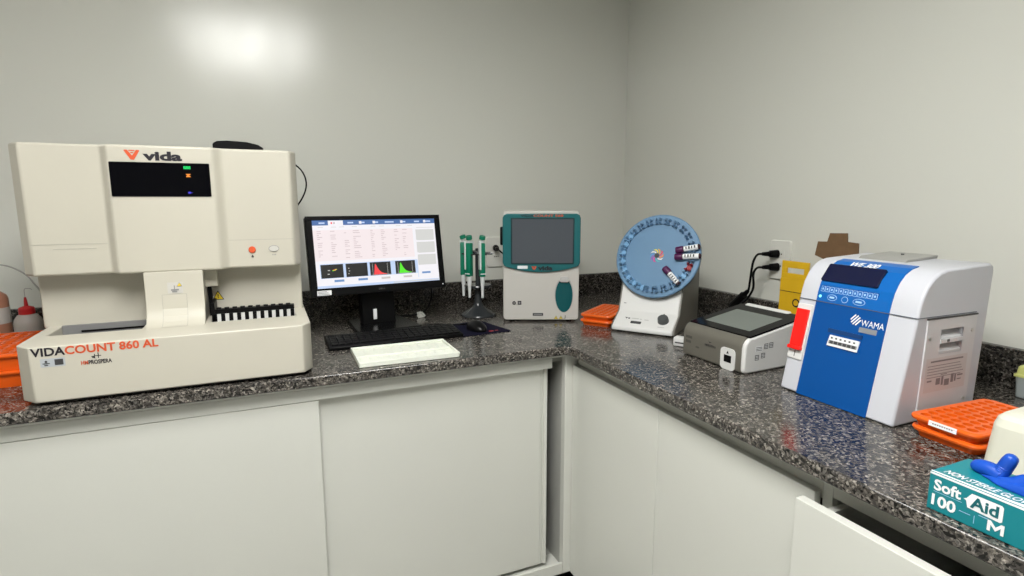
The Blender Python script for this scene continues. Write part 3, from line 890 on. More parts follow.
    cable('cable', [(-.858, -.428, .9165), (-.872, -.405, .907), (-.900, -.385, .9035), (-.945, -.352, .9032), (-.985, -.335, .9032)], .0022, BLACK,
          'thin black mouse cable running from the mouse towards the monitor foot')
desk_items()

# ------------------------------------------------------------------ pipettes on their carousel
def pipettes():
    cx, cy = -.772, -.261
    t = thing('pipette_stand', 'smoked dark carousel pipette stand between the monitor and the teal analyser', 'pipette stand', (cx, cy, ZT))
    B().lathe([(.060, 0), (.062, .003), (.060, .008), (.042, .018), (.022, .030), (.013, .045), (.011, .09)], seg=32).build('base', SMOKE, t)
    B().lathe([(.0085, .085), (.0085, .225), (.007, .232)], seg=16).build('post', SMOKE, t)
    B().lathe([(.012, .100), (.045, .100), (.047, .104), (.045, .108), (.012, .110)], seg=32).build('lower_ring', SMOKE, t)
    b = B().lathe([(.010, .212), (.026, .212), (.028, .215), (.026, .222), (.010, .226)], seg=28)
    for a in (160, 215, 268, 325, 30, 95):
        d = Vector((math.cos(R(a)), math.sin(R(a)), 0)); n = Vector((-d.y, d.x, 0))
        p0 = d * .02 + Vector((0, 0, .214)); 
        for sgn in (-1, 1):
            q = [p0 + n * sgn * .006, p0 + d * .034 + n * sgn * .012]
            b.cyl(q[0], q[1], .003, .0022, seg=8)
    b.build('carousel', SMOKE, t)
    def pip(a, label):
        d = Vector((math.cos(R(a)), math.sin(R(a)), 0))
        p = thing('pipette', label, 'pipette', (cx + d.x * .049, cy + d.y * .049, ZT + .002), a + 90, 'green and white pipettes on the carousel')
        p.scale = (1, 1, 1.08)   # local -Y points away from the post
        B().rbox(-.010, .008, -.010, .012, .128, .232, .0035, seg=2).build('grip', GREEN, p)
        b = B().rbox(-.0125, -.0065, -.012, .006, .150, .238, .002, seg=2)
        b.cyl((0, 0, .10), (0, 0, .130), .0062, .0085, seg=14).cyl((0, 0, .062), (0, 0, .102), .0042, .0055, seg=14)
        b.build('barrel', PWHITE, p)
        B().rbox(-.006, .006, .006, .022, .226, .236, .002, seg=2).build('finger_hook', PWHITE, p)
        B().cyl((0, 0, .230), (0, 0, .246), .0045, seg=12).build('plunger_rod', PWHITE, p)
        B().cyl((0, .001, .243), (.001, -.002, .2535), .0105, .0100, seg=16).build('plunger_button', GREEN, p, bevel=.001)
        b = B().box(-.0102, .0082, -.0104, -.0099, .136, .139); b.build('volume_mark', PRINTW, p)
        return p
    pip(160, 'green and white pipette hanging leftmost on the dark carousel stand')
    pip(215, 'green and white pipette hanging in the middle of the three on the dark stand')
    pip(268, 'green and white pipette hanging on the right side of the stand, nearest the teal analyser')
pipettes()

def outlet(name, label, O, ex, w, h):
    t = thing(name, label, 'outlet', O)
    P = Plane((0, 0, 0), ex, (0, 0, 1))
    b = B(); P.slab(b, P.rrect(-w / 2, w / 2, -h / 2, h / 2, .008), .007)
    b.build('cover_plate', PLATE, t, bevel=.002)
    b = B()
    for y in (.018, -.018):
        P.slab(b, P.rrect(-.017, .017, y - .011, y + .011, .006), .0078, 0)
        for x in (-.007, 0, .007): P.poly(b, P.oval(x, y, .0022, .0022, 10), .0082, 1)
    b.build('socket', [PLATE, BLACK], t)
    return t
def plug(label, P0, n, group=None):
    """black mains plug standing out of a socket along n, grip at the outer end"""
    n = Vector(n).normalized(); t = thing('power_plug', label, 'plug', P0, group=group)
    b = B().cyl((0, 0, 0), n * .024, .0125, .0105, seg=14).cyl(n * .022, n * .048, .0080, .0055, seg=12)
    b.build('plug_body', BLACK, t)
    return t
def outlets():
    outlet('wall_outlet', 'white wall outlet plate on the back wall behind the pipette stand', (-.600, -.0005, 1.092), (1, 0, 0), .078, .118)
    plug('black plug in the back wall outlet beside the teal analyser', (-.603, -.0085, 1.108), (-.25, -1, 0))
    cable('cable', [(-.615, -.056, 1.108), (-.612, -.072, 1.102), (-.590, -.085, 1.078), (-.575, -.085, 1.05), (-.56, -.075, .98), (-.555, -.060, .9035), (-.54, -.07, .9035)], .003, BLACK,
          'black cable dropping from the back wall outlet behind the teal analyser')
    outlet('wall_outlet', 'white wall outlet plate on the right wall above the taupe analyser', (-.0005, -.822, 1.112), (0, -1, 0), .073, .118)
    plug('upper black plug in the right wall outlet', (-.0085, -.815, 1.130), (-1, .35, 0))
    plug('lower black plug in the right wall outlet beside the yellow carton', (-.0085, -.818, 1.090), (-1, .30, 0))
    cable('cable', [(-.052, -.799, 1.130), (-.068, -.793, 1.127), (-.083, -.793, 1.105), (-.080, -.785, 1.065), (-.070, -.772, 1.025), (-.067, -.766, 1.012)], .0035, BLACK,
          'black cable from the upper plug of the right wall outlet to the inline connector')
    cable('cable', [(-.052, -.804, 1.090), (-.072, -.799, 1.088), (-.084, -.798, 1.070), (-.083, -.800, 1.030), (-.088, -.790, 1.000), (-.100, -.775, .975), (-.110, -.775, .950)], .0035, BLACK,
          'black cable from the lower plug of the right wall outlet down behind the taupe analyser')
    t = thing('inline_adaptor', 'black inline power connector leaning on the granite upstand behind the taupe analyser', 'connector', (-.055, -.735, ZT))
    a, b_ = Vector((-.006, .034, .052)), Vector((-.012, -.030, .112))
    B().cyl(a, a.lerp(b_, .75), .0135, .0125, seg=10).cyl(a.lerp(b_, .72), b_, .009, .006, seg=10).build('connector_body', BLACK, t)
    B().tube(arc([a, a + Vector((-.004, .014, -.018)), (-.020, .040, .006), (-.05, .03, .0045), (-.07, -.01, .0045)], 5), .004, 8).build('lead', BLACK, t)
outlets()

# ------------------------------------------------------------------ teal and white analyser
def teal_analyser():
    t = thing('blood_analyser', 'compact white analyser with teal touch screen front standing right of the pipette stand', 'analyser', (-.733, -.39, ZT + .002), -23.8)
    W, H = .246, .357
    B().rbox(0, W, .004, .19, .004, H, .012, seg=3).build('housing', CREAM2, t)
    for x in (.03, W - .03):
        for y in (.03, .16): B().cyl((x, y, -.0018), (x, y, .006), .010, seg=12).build('foot', RUBBER, t)
    F = Plane((0, .004, 0), (1, 0, 0), (0, 0, 1))
    # front skin
    b = B(); F.slab(b, F.rrect(.001, W - .001, .004, H - .001, .010), .004); b.build('front_cover', CREAM2, t, bevel=.002)
    # teal surround with curved lower edge
    pts = []
    n = 16
    for i in range(n + 1):
        u = i / n; x = .012 + u * (W - .024)
        pts.append((x, .1775 - .0165 * (1 - (2 * u - 1) ** 2)))
    pts += [(W - .004, .1815), (W + .001, .192), (W + .001, .334), (W - .003, .343), (W - .012, .3475), (.012, .3475), (.003, .343), (-.001, .334), (-.001, .192), (.004, .1815)]
    b = B(); F.slab(b, pts, .012); b.build('screen_surround', TEAL, t, bevel=.0025)
    G = Plane((0, .004 - .012, 0), (1, 0, 0), (0, 0, 1))
    b = B(); G.slab(b, G.rrect(.025, .2265, .187, .3345, .003), .0012, 0); G.slab(b, G.rrect(.0295, .2225, .191, .3305, .002), .0016, 1)
    b.build('touch_screen', [mat('dark_teal_rim', (.006, .03, .036), .35), LCD], t)
    text('lettering', [('VIDA', BKTXT), ('COUNT 560', ORTXT)], G, .056, .3375, .135, .0075, BKTXT, t, bold=.02)
    text('lettering', 'vida', G, .1115, .1670, .047, .0150, BKTXT, t, bold=.045)
    b = B(); x0, x1, yt, yb = .091, .108, .1800, .1690; xm = (x0 + x1) / 2
    G.poly(b, [(x0, yt), (xm - .002, yb), (xm + .002, yb), (x0 + .005, yt)]); G.poly(b, [(xm - .002, yb), (xm + .002, yb), (x1, yt), (x1 - .005, yt)]); G.rect(b, xm - .003, xm + .003, yt - .0015, yt)
    b.build('logo', ORTXT, t)
    b = B(); G.slab(b, G.rrect(.046, .079, .1725, .1825, .002), .0008); lab(b.build('sticker', PRINTW, t), 'white sticker on the lower edge of the teal surround')
    # sample port
    Q = Plane((0, .0, 0), (1, 0, 0), (0, 0, 1))
    b = B(); Q.slab(b, Q.oval(.1970, .0870, .0305, .0585, 36), .0010, 1); Q.slab(b, Q.oval(.1970, .0845, .0280, .0550, 36), .0016, 0)
    b.build('sample_port', [TEALD, mat('port_rim_grey', (.42, .42, .40), .3)], t)
    b = B(); b.prism([(.185, .1460), (.209, .1460), (.214, .1330), (.207, .1285), (.187, .1285), (.180, .1330)], -.010, .001, axis=1)
    lab(b.build('port_hood', mat('port_hood_silver', (.46, .46, .45), .3), t, bevel=.002), 'small silver hood above the sample port')
    b = B(); Q.poly(b, Q.oval(.0355, .0600, .0060, .0060, 12), .0006, 0); Q.rect(b, .047, .059, .0540, .0665, .0006, 0); Q.rect(b, .0325, .0385, .0585, .0612, .0009, 1); Q.rect(b, .050, .056, .0575, .063, .0009, 2)
    b.build('sticker', [BKTXT, CREAM2, GREYP], t)
    b = B(); Q.pad(b, .096, .130, .0175, .0265, .0015, 0); Q.rect(b, .100, .126, .0205, .0235, .0018, 1)
    lab(b.build('name_badge', [DGREY, GREYP], t), 'small dark badge on the lower front')
    b = B(); Q.rect(b, .162, .216, .0050, .0215, .0004, 2); warning(Q, b, .172, .0120, .0135); warning(Q, b, .188, .0120, .0135); Q.rect(b, .201, .203, .0085, .019, .0008, 1); Q.rect(b, .197, .203, .0085, .0100, .0008, 1)
    lab(b.build('warning_sign', [YELLOW, BKTXT, CREAM2], t), 'strip with two small yellow warning triangles')
    B().rbox(-.010, .002, .03, .05, .245, .305, .004, seg=2).build('stylus_holder', BLACK, t)
teal_analyser()

# ------------------------------------------------------------------ tube mixer with the blue disc
def mixer():
    t = thing('tube_mixer', 'white tube mixer with a large tilted blue disc and grey knob', 'mixer', (-.486, -.640, ZT), -54.8)
    pf = [(0, .004), (0, .0155), (.003, .0185), (.060, .0530), (.064, .058), (.124, .224), (.134, .234), (.150, .238), (.292, .238), (.300, .230), (.300, .004)]
    b = B().prism(pf, .004, .186, axis=0).build('housing', WHITE, t, bevel=.003)
    pi = [(y, z) for y, z in pf]
    inn = [(.006, .004), (.010, .0185), (.066, .054), (.126, .222), (.140, .234), (.294, .234), (.296, .004)]
    lab(B().prism(inn, .1855, .1905, axis=0).build('side_panel', GREYSIDE, t, bevel=.001), 'grey right side panel')
    lab(B().prism(inn, -.0005, .0045, axis=0).build('side_panel', GREYSIDE, t, bevel=.001), 'grey left side panel')
    for x in (.02, .17):
        for y in (.025, .27): B().cyl((x, y, 0.0002), (x, y, .0055), .009, seg=12).build('foot', RUBBER, t)
    # control panel
    C = Plane((0, .003, .0185), (1, 0, 0), (0, .057, .0345))
    b = B()
    for x, w_, y in ((.055, .022, .0355), (.080, .006, .0345), (.094, .013, .0335)): C.rect(b, x, x + w_, y, y + .0032)
    b.build('print_mark', mat('faint_grey_print', (.45, .45, .44), .5), t)
    b = B(); C.poly(b, [(.033, .041), (.039, .033), (.043, .040), (.040, .0385)]); C.rect(b, .044, .0495, .0335, .0385)
    b.build('logo', BKTXT, t)
    b = B(); C.slab(b, C.rrect(.056, .088, .0150, .0255, .002), .0008); b.build('name_badge', DGREY, t)
    C2 = lambda x, y, o: C.P(x, y, o)
    b = B().cyl(C2(.150, .038, -.001), C2(.150, .038, .014), .0165, .0150, seg=28, mi=0).cyl(C2(.150, .038, .013), C2(.150, .038, .0155), .0135, .0130, seg=28)
    C.pad(b, .1485, .1515, .044, .0555, .0150)
    lab(b.build('knob', mat('knob_grey', (.075, .08, .08), .4), t, bevel=.0008), 'grey speed knob')
    b = B(); C.rect(b, .140, .160, .0105, .0118)
    U = Plane((0, .064, .058), (1, 0, 0), (0, .060, .166)); U.rect(b, .016, .024, .018, .0205, .0004)
    b.build('print_mark', GREYP, t)
    # the disc
    tilt = R(20); r = .1305
    M = Matrix.Translation((.1045, .106, .2235)) @ Matrix.Rotation(R(-3), 4, 'Z') @ Matrix.Rotation(-tilt, 4, 'X')
    # disc local frame: X right, Z up along the disc, front face towards -Y
    N = 72
    b = B()
    ring = lambda rr, y: [(rr * math.cos(2 * PI * k / N), y, rr * math.sin(2 * PI * k / N)) for k in range(N)]
    pr = [(.02, -.0045), (r - .003, -.0045), (r, -.002), (r, .006), (r - .004, .0085), (.03, .0085)]
    for a in range(len(pr) - 1):
        m_ = 1 if a >= 2 else 0
        b.add(ring(*pr[a]) + ring(*pr[a + 1]), [(k, (k + 1) % N, N + (k + 1) % N, N + k) for k in range(N)], m_)
    b.poly(ring(.02, -.0045)[::1], 0); b.poly(ring(.03, .0085)[::-1], 1)
    disc = b.build('disc', [DISC, mat('disc_rim_slate', (.09, .14, .19), .4)], t)
    disc.matrix_local = M
    b = B().cyl((0, .008, 0), (0, .030, 0), .022, seg=24); b.build('shaft', DGREY, disc)
    # emblem of coloured swirl blades round a dark hub
    D = Plane((0, -.0045, 0), (1, 0, 0), (0, 0, 1))
    cols = [(.75, .04, .05), (.75, .40, .02), (.80, .70, .05), (.75, .75, .72), (.10, .30, .60), (.30, .10, .50), (.70, .05, .30), (.10, .45, .45), (.75, .75, .72), (.85, .25, .03)]
    b = B(); ms = []
    for k, c in enumerate(cols):
        a = 2 * PI * k / len(cols)
        ms.append(mat('emblem_colour_%s' % 'abcdefghij'[k], c, .4))
        P = []
        for rr, da in ((.008, 0), (.013, .05), (.0205, .35), (.0215, .62), (.0165, .42), (.012, .25), (.008, .2)):
            P.append((rr * math.cos(a + da * 1.6), rr * math.sin(a + da * 1.6)))
        D.poly(b, P, .0007, k)
    b.build('emblem', ms, disc)
    D.slab(B(), [], 0) if False else None
    b = B(); D.slab(b, D.oval(0, 0, .0072, .0072, 20), .003); b.build('hub', DGREY, disc, bevel=.0006)
    # clips: a small saddle with two prongs, lying across the rim
    def clip_mesh():
        b = B()
        b.box(-.0085, .0085, -.0025, .0, -.0060, .0060)
        for s in (-1, 1):
            b.prism([(s * .0030, -.0025), (s * .0085, -.0025), (s * .0095, -.0085), (s * .0075, -.0125), (s * .0058, -.0095), (s * .0048, -.0055)][::(1 if s > 0 else -1)], -.0075, -.0020, axis=2)
            b.prism([(s * .0030, -.0025), (s * .0085, -.0025), (s * .0095, -.0085), (s * .0075, -.0125), (s * .0058, -.0095), (s * .0048, -.0055)][::(1 if s > 0 else -1)], .0020, .0075, axis=2)
        return b
    for k in range(24):
        a = R(13 + 15 * k)
        rr = .820 * r
        deg = (13 + 15 * k) % 360
        m_ = CLIPR if deg == 343 else CLIPB if (145 < deg < 260 or deg == 328) else CLIPD  # left clips paler: reflected light put into their colour
        o = clip_mesh().build('clip', m_, disc, bevel=.0006)
        o.matrix_local = Matrix.Translation((rr * math.cos(a), -.0045, rr * math.sin(a))) @ Matrix.Rotation(PI / 2 - a, 4, 'Y') @ Matrix.Scale(1.25, 4)
        if m_ is CLIPR: lab(o, 'red clip')
    # blood tubes held by the clips
    bpy.context.view_layer.update()
    DW = t.matrix_world @ M if False else (Matrix.Translation(t.location) @ Matrix.Rotation(R(-54.8), 4, 'Z') @ M)
    def tube(p_in, p_out, label):
        q = thing('blood_tube', label, 'tube', group='purple capped blood tubes on the disc')
        a = Vector((p_in[0] * r, -.0145, p_in[1] * r)); c = Vector((p_out[0] * r, -.0145, p_out[1] * r))
        L = (c - a).length; z = (c - a).normalized(); y = Vector((0, -1, 0)); x = y.cross(z)
        M2 = Matrix(((x.x, y.x, z.x, a.x), (x.y, y.y, z.y, a.y), (x.z, y.z, z.z, a.z), (0, 0, 0, 1)))
        q.matrix_world = DW @ M2
        B().lathe([(.0080, .018), (.0080, L - .004), (.006, L - .0012), (.002, L)], seg=16).build('glass_body', mat('tube_dark_end', (.045, .02, .03), .2), q)
        B().lathe([(.0082, .024), (.0082, L - .007)], seg=16).build('paper_label', PRINTW, q)
        b = B().lathe([(.0092, 0), (.0100, .002), (.0100, .020), (.009, .022)], seg=16); b.build('cap', PURPLE, q)
        b = B()
        for k in range(4):
            z0 = .030 + k * .008
            b.box(-.004, .004, .0079, .0084, z0, z0 + .003 + .001 * (k % 2))
        b.build('barcode', DGREY, q)
    tube((.45, .125), (.985, .245), 'upper purple capped blood tube clipped at the right of the blue disc')
    tube((.45, -.03), (1.035, .025), 'purple capped blood tube clipped just below the upper tube and above the red clip')
    tube((.25, -.30), (.640, -.66), 'purple capped blood tube clipped diagonally at the lower right of the disc')
mixer()

def small_adaptor():
    t = thing('adaptor_block', 'small white block half hidden between the tube mixer and the taupe analyser', 'block', (-.434, -.863, ZT), -58)
    B().rbox(0, .040, 0, .028, .0005, .0245, .003, seg=2).build('block_body', WHITE, t)
    B().box(.005, .036, -.0006, .0004, .009, .0125).build('slot', DGREY, t)
small_adaptor()

# ------------------------------------------------------------------ taupe analyser with the tilted screen
def taupe_analyser():
    t = thing('coagulation_analyser', 'low taupe and white analyser with tilted black screen between mixer and blue analyser', 'analyser', (-.4645, -.935, ZT - .0), -89.3)
    W = .199
    pf = [(.008, .0012), (.001, .004), (0, .012), (0, .060), (.002, .070), (.007, .078), (.015, .0830), (.20, .1165), (.215, .108), (.222, .08), (.222, .004)]
    B().prism(pf, .006, W - .010, axis=0).build('housing', TAUPE, t, bevel=.0012)
    ps = [(.010, .0012), (.003, .004), (.0020, .012), (.0025, .060), (.005, .069), (.010, .0765), (.018, .0815), (.20, .114), (.213, .106), (.22, .08), (.22, .004)]
    lab(B().prism(ps, W - .0125, W, axis=0).build('side_cover', WHITE, t, bevel=.004, seg=3), 'white right side cover')
    lab(B().prism(ps, 0, .0075, axis=0).build('side_cover', TAUPE, t, bevel=.002), 'taupe left side cover')
    D = Plane((0, .015, .0830), (1, 0, 0), (0, .185, .0335))
    b = B(); D.slab(b, D.rrect(.004, W - .002, .002, .182, .004), .0024, 0); deck = b.build('deck', GLOSSB, t, bevel=.0008)
    b = B(); D.slab(b, D.rrect(.030, W - .030, .030, .138, .002), .0030, 0, d=.002)
    b.build('screen', mat('grey_green_screen', (.15, .17, .155), .25), deck)
    b = B(); D.slab(b, D.rrect(.020, W - .045, .174, .190, .006), .0045, 0)
    lab(b.build('rear_trim', WHITE, t, bevel=.002), 'white trim behind the screen')
    F = Plane((0, 0, 0), (1, 0, 0), (0, 0, 1))
    b = B(); F.slab(b, F.rrect(.1310, .1745, .0005, .0520, .010), .0022, 0); F.rect(b, .1425, .1645, .0185, .0355, .0026, 1)
    tri(F, b, .153, .0430, .007, .0026, 2); F.rect(b, .1495, .1565, .0385, .0396, .0026, 2)
    lab(b.build('sample_window', [WHITE, BLACK, BKTXT], t), 'white rounded port plate with a black square window')
    text('lettering', 'HMPROSPERA', F, .078, .0405, .036, .0058, BKTXT, t, bold=.02)
    b = B(); F.poly(b, [(.088, .055), (.094, .050), (.100, .0535), (.094, .0525)]); b.build('logo', BKTXT, t)
    b = B()
    for k in range(2): F.rect(b, .012, .034 - .003 * k, .047 - k * .012, .0535 - k * .012, .0005)
    F.poly(b, F.oval(.054, .030, .007, .0025, 12), .0005)
    b.build('print_mark', mat('dark_taupe_print', (.08, .076, .065), .5), t)
    Sd = Plane((W, 0, 0), (0, 1, 0), (0, 0, 1))
    b = B()
    for x, z, k in ((.033, .050, 0), (.060, .054, 1), (.076, .055, 1), (.033, .030, 1), (.052, .033, 1)):
        w_ = .022 if k == 0 else .0125
        Sd.rect(b, x, x + w_, z, z + .0125, .0006, 1 if k else 0)
        for q in range(3): Sd.rect(b, x + .0015, x + w_ - .002, z + .002 + q * .0035, z + .0035 + q * .0035, .0009, 1 if k == 0 else 0)
    b.build('sticker', [PRINTW, mat('grey_sticker', (.12, .12, .12), .5)], t)
    for x in (.02, W - .025):
        for y in (.03, .19): B().cyl((x, y, 0.0002), (x, y, .0055), .010, seg=12).build('foot', RUBBER, t)
taupe_analyser()

# ------------------------------------------------------------------ blue and white analyser
def blue_analyser():
    t = thing('immunoassay_analyser', 'tall white analyser with royal blue front and red flap standing on the right worktop', 'analyser', (-.4545, -1.2265, ZT), -91.3)
    W = .235
    front = [(0, .0015), (.0365, .190), (.0400, .208), (.0455, .2260), (.0560, .2440), (.0700, .2580), (.0860, .2665), (.1040, .2705)]
    pf = front + [(.226, .2765), (.236, .272), (.238, .262), (.226, .012), (.222, .004)]
    hous = B().prism(pf, 0, W, axis=0).build('housing', COOLW, t, bevel=.004, seg=3)
    cut(hous, [(W - .016, W + .01, .100, .164, .122, .166)])
    B().box(.012, W - .012, .016, .21, 0.0002, .006).build('foot_frame', RUBBER, t)
    def follow(b, pts, x0, x1, off, mi=0, side=True):
        P = []
        for i, (y, z) in enumerate(pts):
            a = pts[max(0, i - 1)]; c = pts[min(len(pts) - 1, i + 1)]
            ty, tz = c[0] - a[0], c[1] - a[1]; L = math.hypot(ty, tz)
            P.append((y - tz / L * off, z + ty / L * off))
        for i in range(len(P) - 1):
            b.poly([(x0, *P[i]), (x1, *P[i]), (x1, *P[i + 1]), (x0, *P[i + 1])], mi)
        if side:
            for x, fl in ((x0, 0), (x1, 1)):
                for i in range(len(P) - 1):
                    q = [(x, *P[i]), (x, *P[i + 1]), (x, *pts[i + 1]), (x, *pts[i])]
                    b.poly(q[::-1] if fl else q, mi)
            b.poly([(x0, *P[0]), (x0, *pts[0]), (x1, *pts[0]), (x1, *P[0])], mi)
            b.poly([(x0, *P[-1]), (x1, *P[-1]), (x1, *pts[-1]), (x0, *pts[-1])], mi)
    xa, xb = .0405, .1870
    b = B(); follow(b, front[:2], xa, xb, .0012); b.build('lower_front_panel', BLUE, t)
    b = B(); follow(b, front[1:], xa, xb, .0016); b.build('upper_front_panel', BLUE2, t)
    # parting line round the housing
    def onf(z):
        for (y0, z0), (y1, z1) in zip(front, front[1:]):
            if z0 <= z <= z1: return y0 + (y1 - y0) * (z - z0) / (z1 - z0)
    b = B().box(.002, W - .002, onf(.19) - .0022, onf(.19) + .004, .1894, .1906).box(W - .004, W + .0006, .036, .20, .1894, .1906)
    b.build('parting_line', mat('parting_grey', (.10, .11, .14), .6), t)
    # upper drawing boards
    U1 = Plane((0, .0365, .190), (1, 0, 0), (0, .0090, .0360))       # lower part of the sloping face
    U2 = Plane((0, .0455, .2260), (1, 0, 0), (0, .0245, .0320))      # display part
    b = B(); U2.slab(b, U2.rrect(.0400, .1555, .0030, .0430, .003), .0062, 0, d=-.004)
    b.build('display', NAVY, t, bevel=.0008)
    U3 = Plane((0, .0700, .2580), (1, 0, 0), (0, .0160, .0085))
    text('lettering', 'WE 300', U3, .077, .0035, .056, .0150, PRINTW, t, off=.0030, shear=.3, bold=.03)
    b = B()
    U1.slab(b, U1.rrect(.0445, .1625, .0185, .0325, .002), .0022, 1)
    for k in range(12):
        x = .0460 + k * .0096
        U1.slab(b, U1.rrect(x, x + .0085, .0200, .0310, .0012), .0027, 0)
        U1.slab(b, U1.rrect(x + .0008, x + .0077, .0208, .0302, .001), .0030, 2)
        U1.rect(b, x + .0028, x + .0058, .0235, .0275, .0033, 0)
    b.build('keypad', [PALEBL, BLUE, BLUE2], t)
    for cx, wd in ((.0735, .010), (.1000, .0065), (.1285, .012)):
        b = B(); U1.slab(b, U1.oval(cx, .0105, wd, .0062, 20), .0026, 0); U1.slab(b, U1.oval(cx, .0105, wd - .001, .0052, 20), .0030, 1)
        if wd > .008: U1.rect(b, cx - wd * .5, cx + wd * .5, .0088, .0124, .0033, 0)
        b.build('button', [PALEBL, BLUE2], t)
    b = B(); U1.poly(b, U1.oval(.0475, .0100, .0028, .0028, 10), .0024)
    b.build('status_light', mat('cyan_led', (.02, .02, .02), .4, emit=(.25, .95, .95), estr=2.0), t)
    # lower front
    F = Plane((0, .0, .004), (1, 0, 0), (0, .0365, .186))
    sc = 1 / F.ey.z
    b = B()
    cx, cy, rr = .1300, .1670, .0098
    for k in range(4):
        d = -rr * .72 + k * rr * .48; hw = math.sqrt(max(0, rr * rr - d * d)); u = Vector((.62, .78)); n = Vector((-.78, .62))
        p = [Vector((cx, cy)) + n * (d + e * rr * .14) + u * q for e, q in ((-.85, -hw), (.85, -hw), (.85, hw), (-.85, hw))]
        F.poly(b, [(v.x, v.y) for v in p][::-1], .0019)
    b.build('logo', PRINTW, t)
    text('lettering', 'WAMA', F, .1415, .1580, .0430, .0115, PRINTW, t, off=.0019, bold=.0)
    b = B(); F.slab(b, F.rrect(.1400, .1735, .1460, .1555, .001), .0018, 0)
    F.rect(b, .145, .170, .1505, .1530, .0021, 1)
    lab(b.build('sticker', [mat('grey_blue_sticker', (.22, .24, .27), .4), GREYP], t), 'small grey sticker below the lettering')
    # reading slot with its printed strip
    b = B(); F.slab(b, F.rrect(.0800, .1500, .1060, .1410, .003), .0018, 0); F.slab(b, [(.0805, .1335), (.1500, .1335), (.1500, .1410), (.0805, .1410)], .0028, 1)
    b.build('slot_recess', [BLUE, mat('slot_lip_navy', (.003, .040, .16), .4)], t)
    b = B(); F.slab(b, [(.0850, .1080), (.1465, .1080), (.1480, .1290), (.0880, .1290)], .0040, 0)
    for k in range(6):
        x = .0905 + k * .0091
        F.rect(b, x, x + .0068, .1130, .1185, .0046, 1); F.rect(b, x + .001, x + .0048, .1225, .1255, .0046, 1)
    F.rect(b, .0880, .1455, .1125, .1190, .0044, 2)
    lab(b.build('strip_holder', [PRINTW, DGREY, GREYP], t), 'white printed strip holder in the slot')
    # red flap in its white frame at the left
    b = B(); F.slab(b, F.rrect(.0030, .0375, .0640, .1790, .003), .0030, 0); F.rect(b, .0190, .0205, .0690, .0850, .0034, 1)
    fr = b.build('flap_frame', [WHITE, BLACK], t, bevel=.0008)
    b = B(); F.slab(b, F.rrect(.0060, .0335, .0860, .1680, .002), .0080, 0, d=.002); F.slab(b, F.rrect(.0050, .0345, .0835, .0910, .002), .0120, 0, d=.002)
    lab(b.build('flap', RED, fr, bevel=.0012), 'bright red flap')
    # top plate
    b = B().prism([(.135, .270), (.232, .2765), (.235, .2830), (.145, .2775)], .046, .142, axis=0)
    lab(b.build('top_hatch', mat('warm_grey_plate', (.30, .30, .28), .45), t, bevel=.002), 'grey hatch plate on top')
    B().cyl((.095, .20, .279), (.095, .20, .2835), .003, seg=10).build('hatch_pin', DGREY, t)
    # right side
    Sd = Plane((W, 0, 0), (0, 1, 0), (0, 0, 1))
    GS = mat('side_panel_white', (.62, .62, .64), .4)
    b = B(); Sd.slab(b, [(.058, .012), (.197, .016), (.201, .1865), (.062, .1865)], .0022, 0)
    pan = b.build('side_panel', GS, t, bevel=.0008)
    b = B()
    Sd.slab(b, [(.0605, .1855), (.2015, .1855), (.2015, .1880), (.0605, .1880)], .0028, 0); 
    b.build('panel_shadow_gap', DGREY, pan)  # dark strip coloured as the shaded gap above the panel
    b = B()
    y0, y1, z0, z1 = .098, .166, .120, .168
    # a scooped grip: frame, two sloped backs in the opening and a middle bar
    cut(pan, [(W - .01, W + .01, .100, .164, .122, .166)])
    y0, y1 = .1, .164
    b.prism([(W - .0158, .166), (W + .0005, .150), (W + .0005, .1485), (W - .0158, .1485)], y0, y1, axis=1, mi=0)
    b.prism([(W - .0158, .1405), (W + .0005, .1260), (W + .0005, .122), (W - .0158, .122)], y0, y1, axis=1, mi=0)
    b.prism([(W - .006, .1490), (W + .0035, .1480), (W + .0035, .1415), (W - .006, .1405)], y0, y1, axis=1, mi=0)
    b.box(W + .003, W + .0042, y0 + .018, y0 + .024, .1430, .1475, 1)
    b.build('grip_vent', [GS, DGREY], pan)
    b = B(); Sd.rect(b, .068, .184, .054, .116, .0026, 0)
    rnd = random.Random(5)
    Sd.rect(b, .080, .172, .1080, .1110, .0029, 1)
    for k in range(5):
        Sd.rect(b, .073, .073 + rnd.uniform(.07, .105), .1010 - k * .0052, .1022 - k * .0052, .0029, 1)
    for q in ((.100, .112, .066, .078), (.115, .121, .064, .080), (.124, .138, .062, .074), (.142, .150, .066, .082), (.152, .157, .067, .080)): Sd.rect(b, *q, .0029, 1)
    for q in ((.075, .088, .073, .076), (.160, .176, .076, .079), (.160, .172, .069, .071), (.112, .130, .083, .0845)): Sd.rect(b, *q, .0029, 1)
    lab(b.build('rating_label', [mat('pinkish_label', (.58, .55, .55), .4), mat('label_ink', (.22, .20, .21), .5)], pan), 'printed instruction label on the side')
    for y, z in ((.070, .152), (.188, .158), (.065, .022), (.186, .030)):
        b = B(); b.cyl((W + .0015, y, z), (W + .0040, y, z), .0030, seg=10); b.build('screw', STEEL, pan)
blue_analyser()

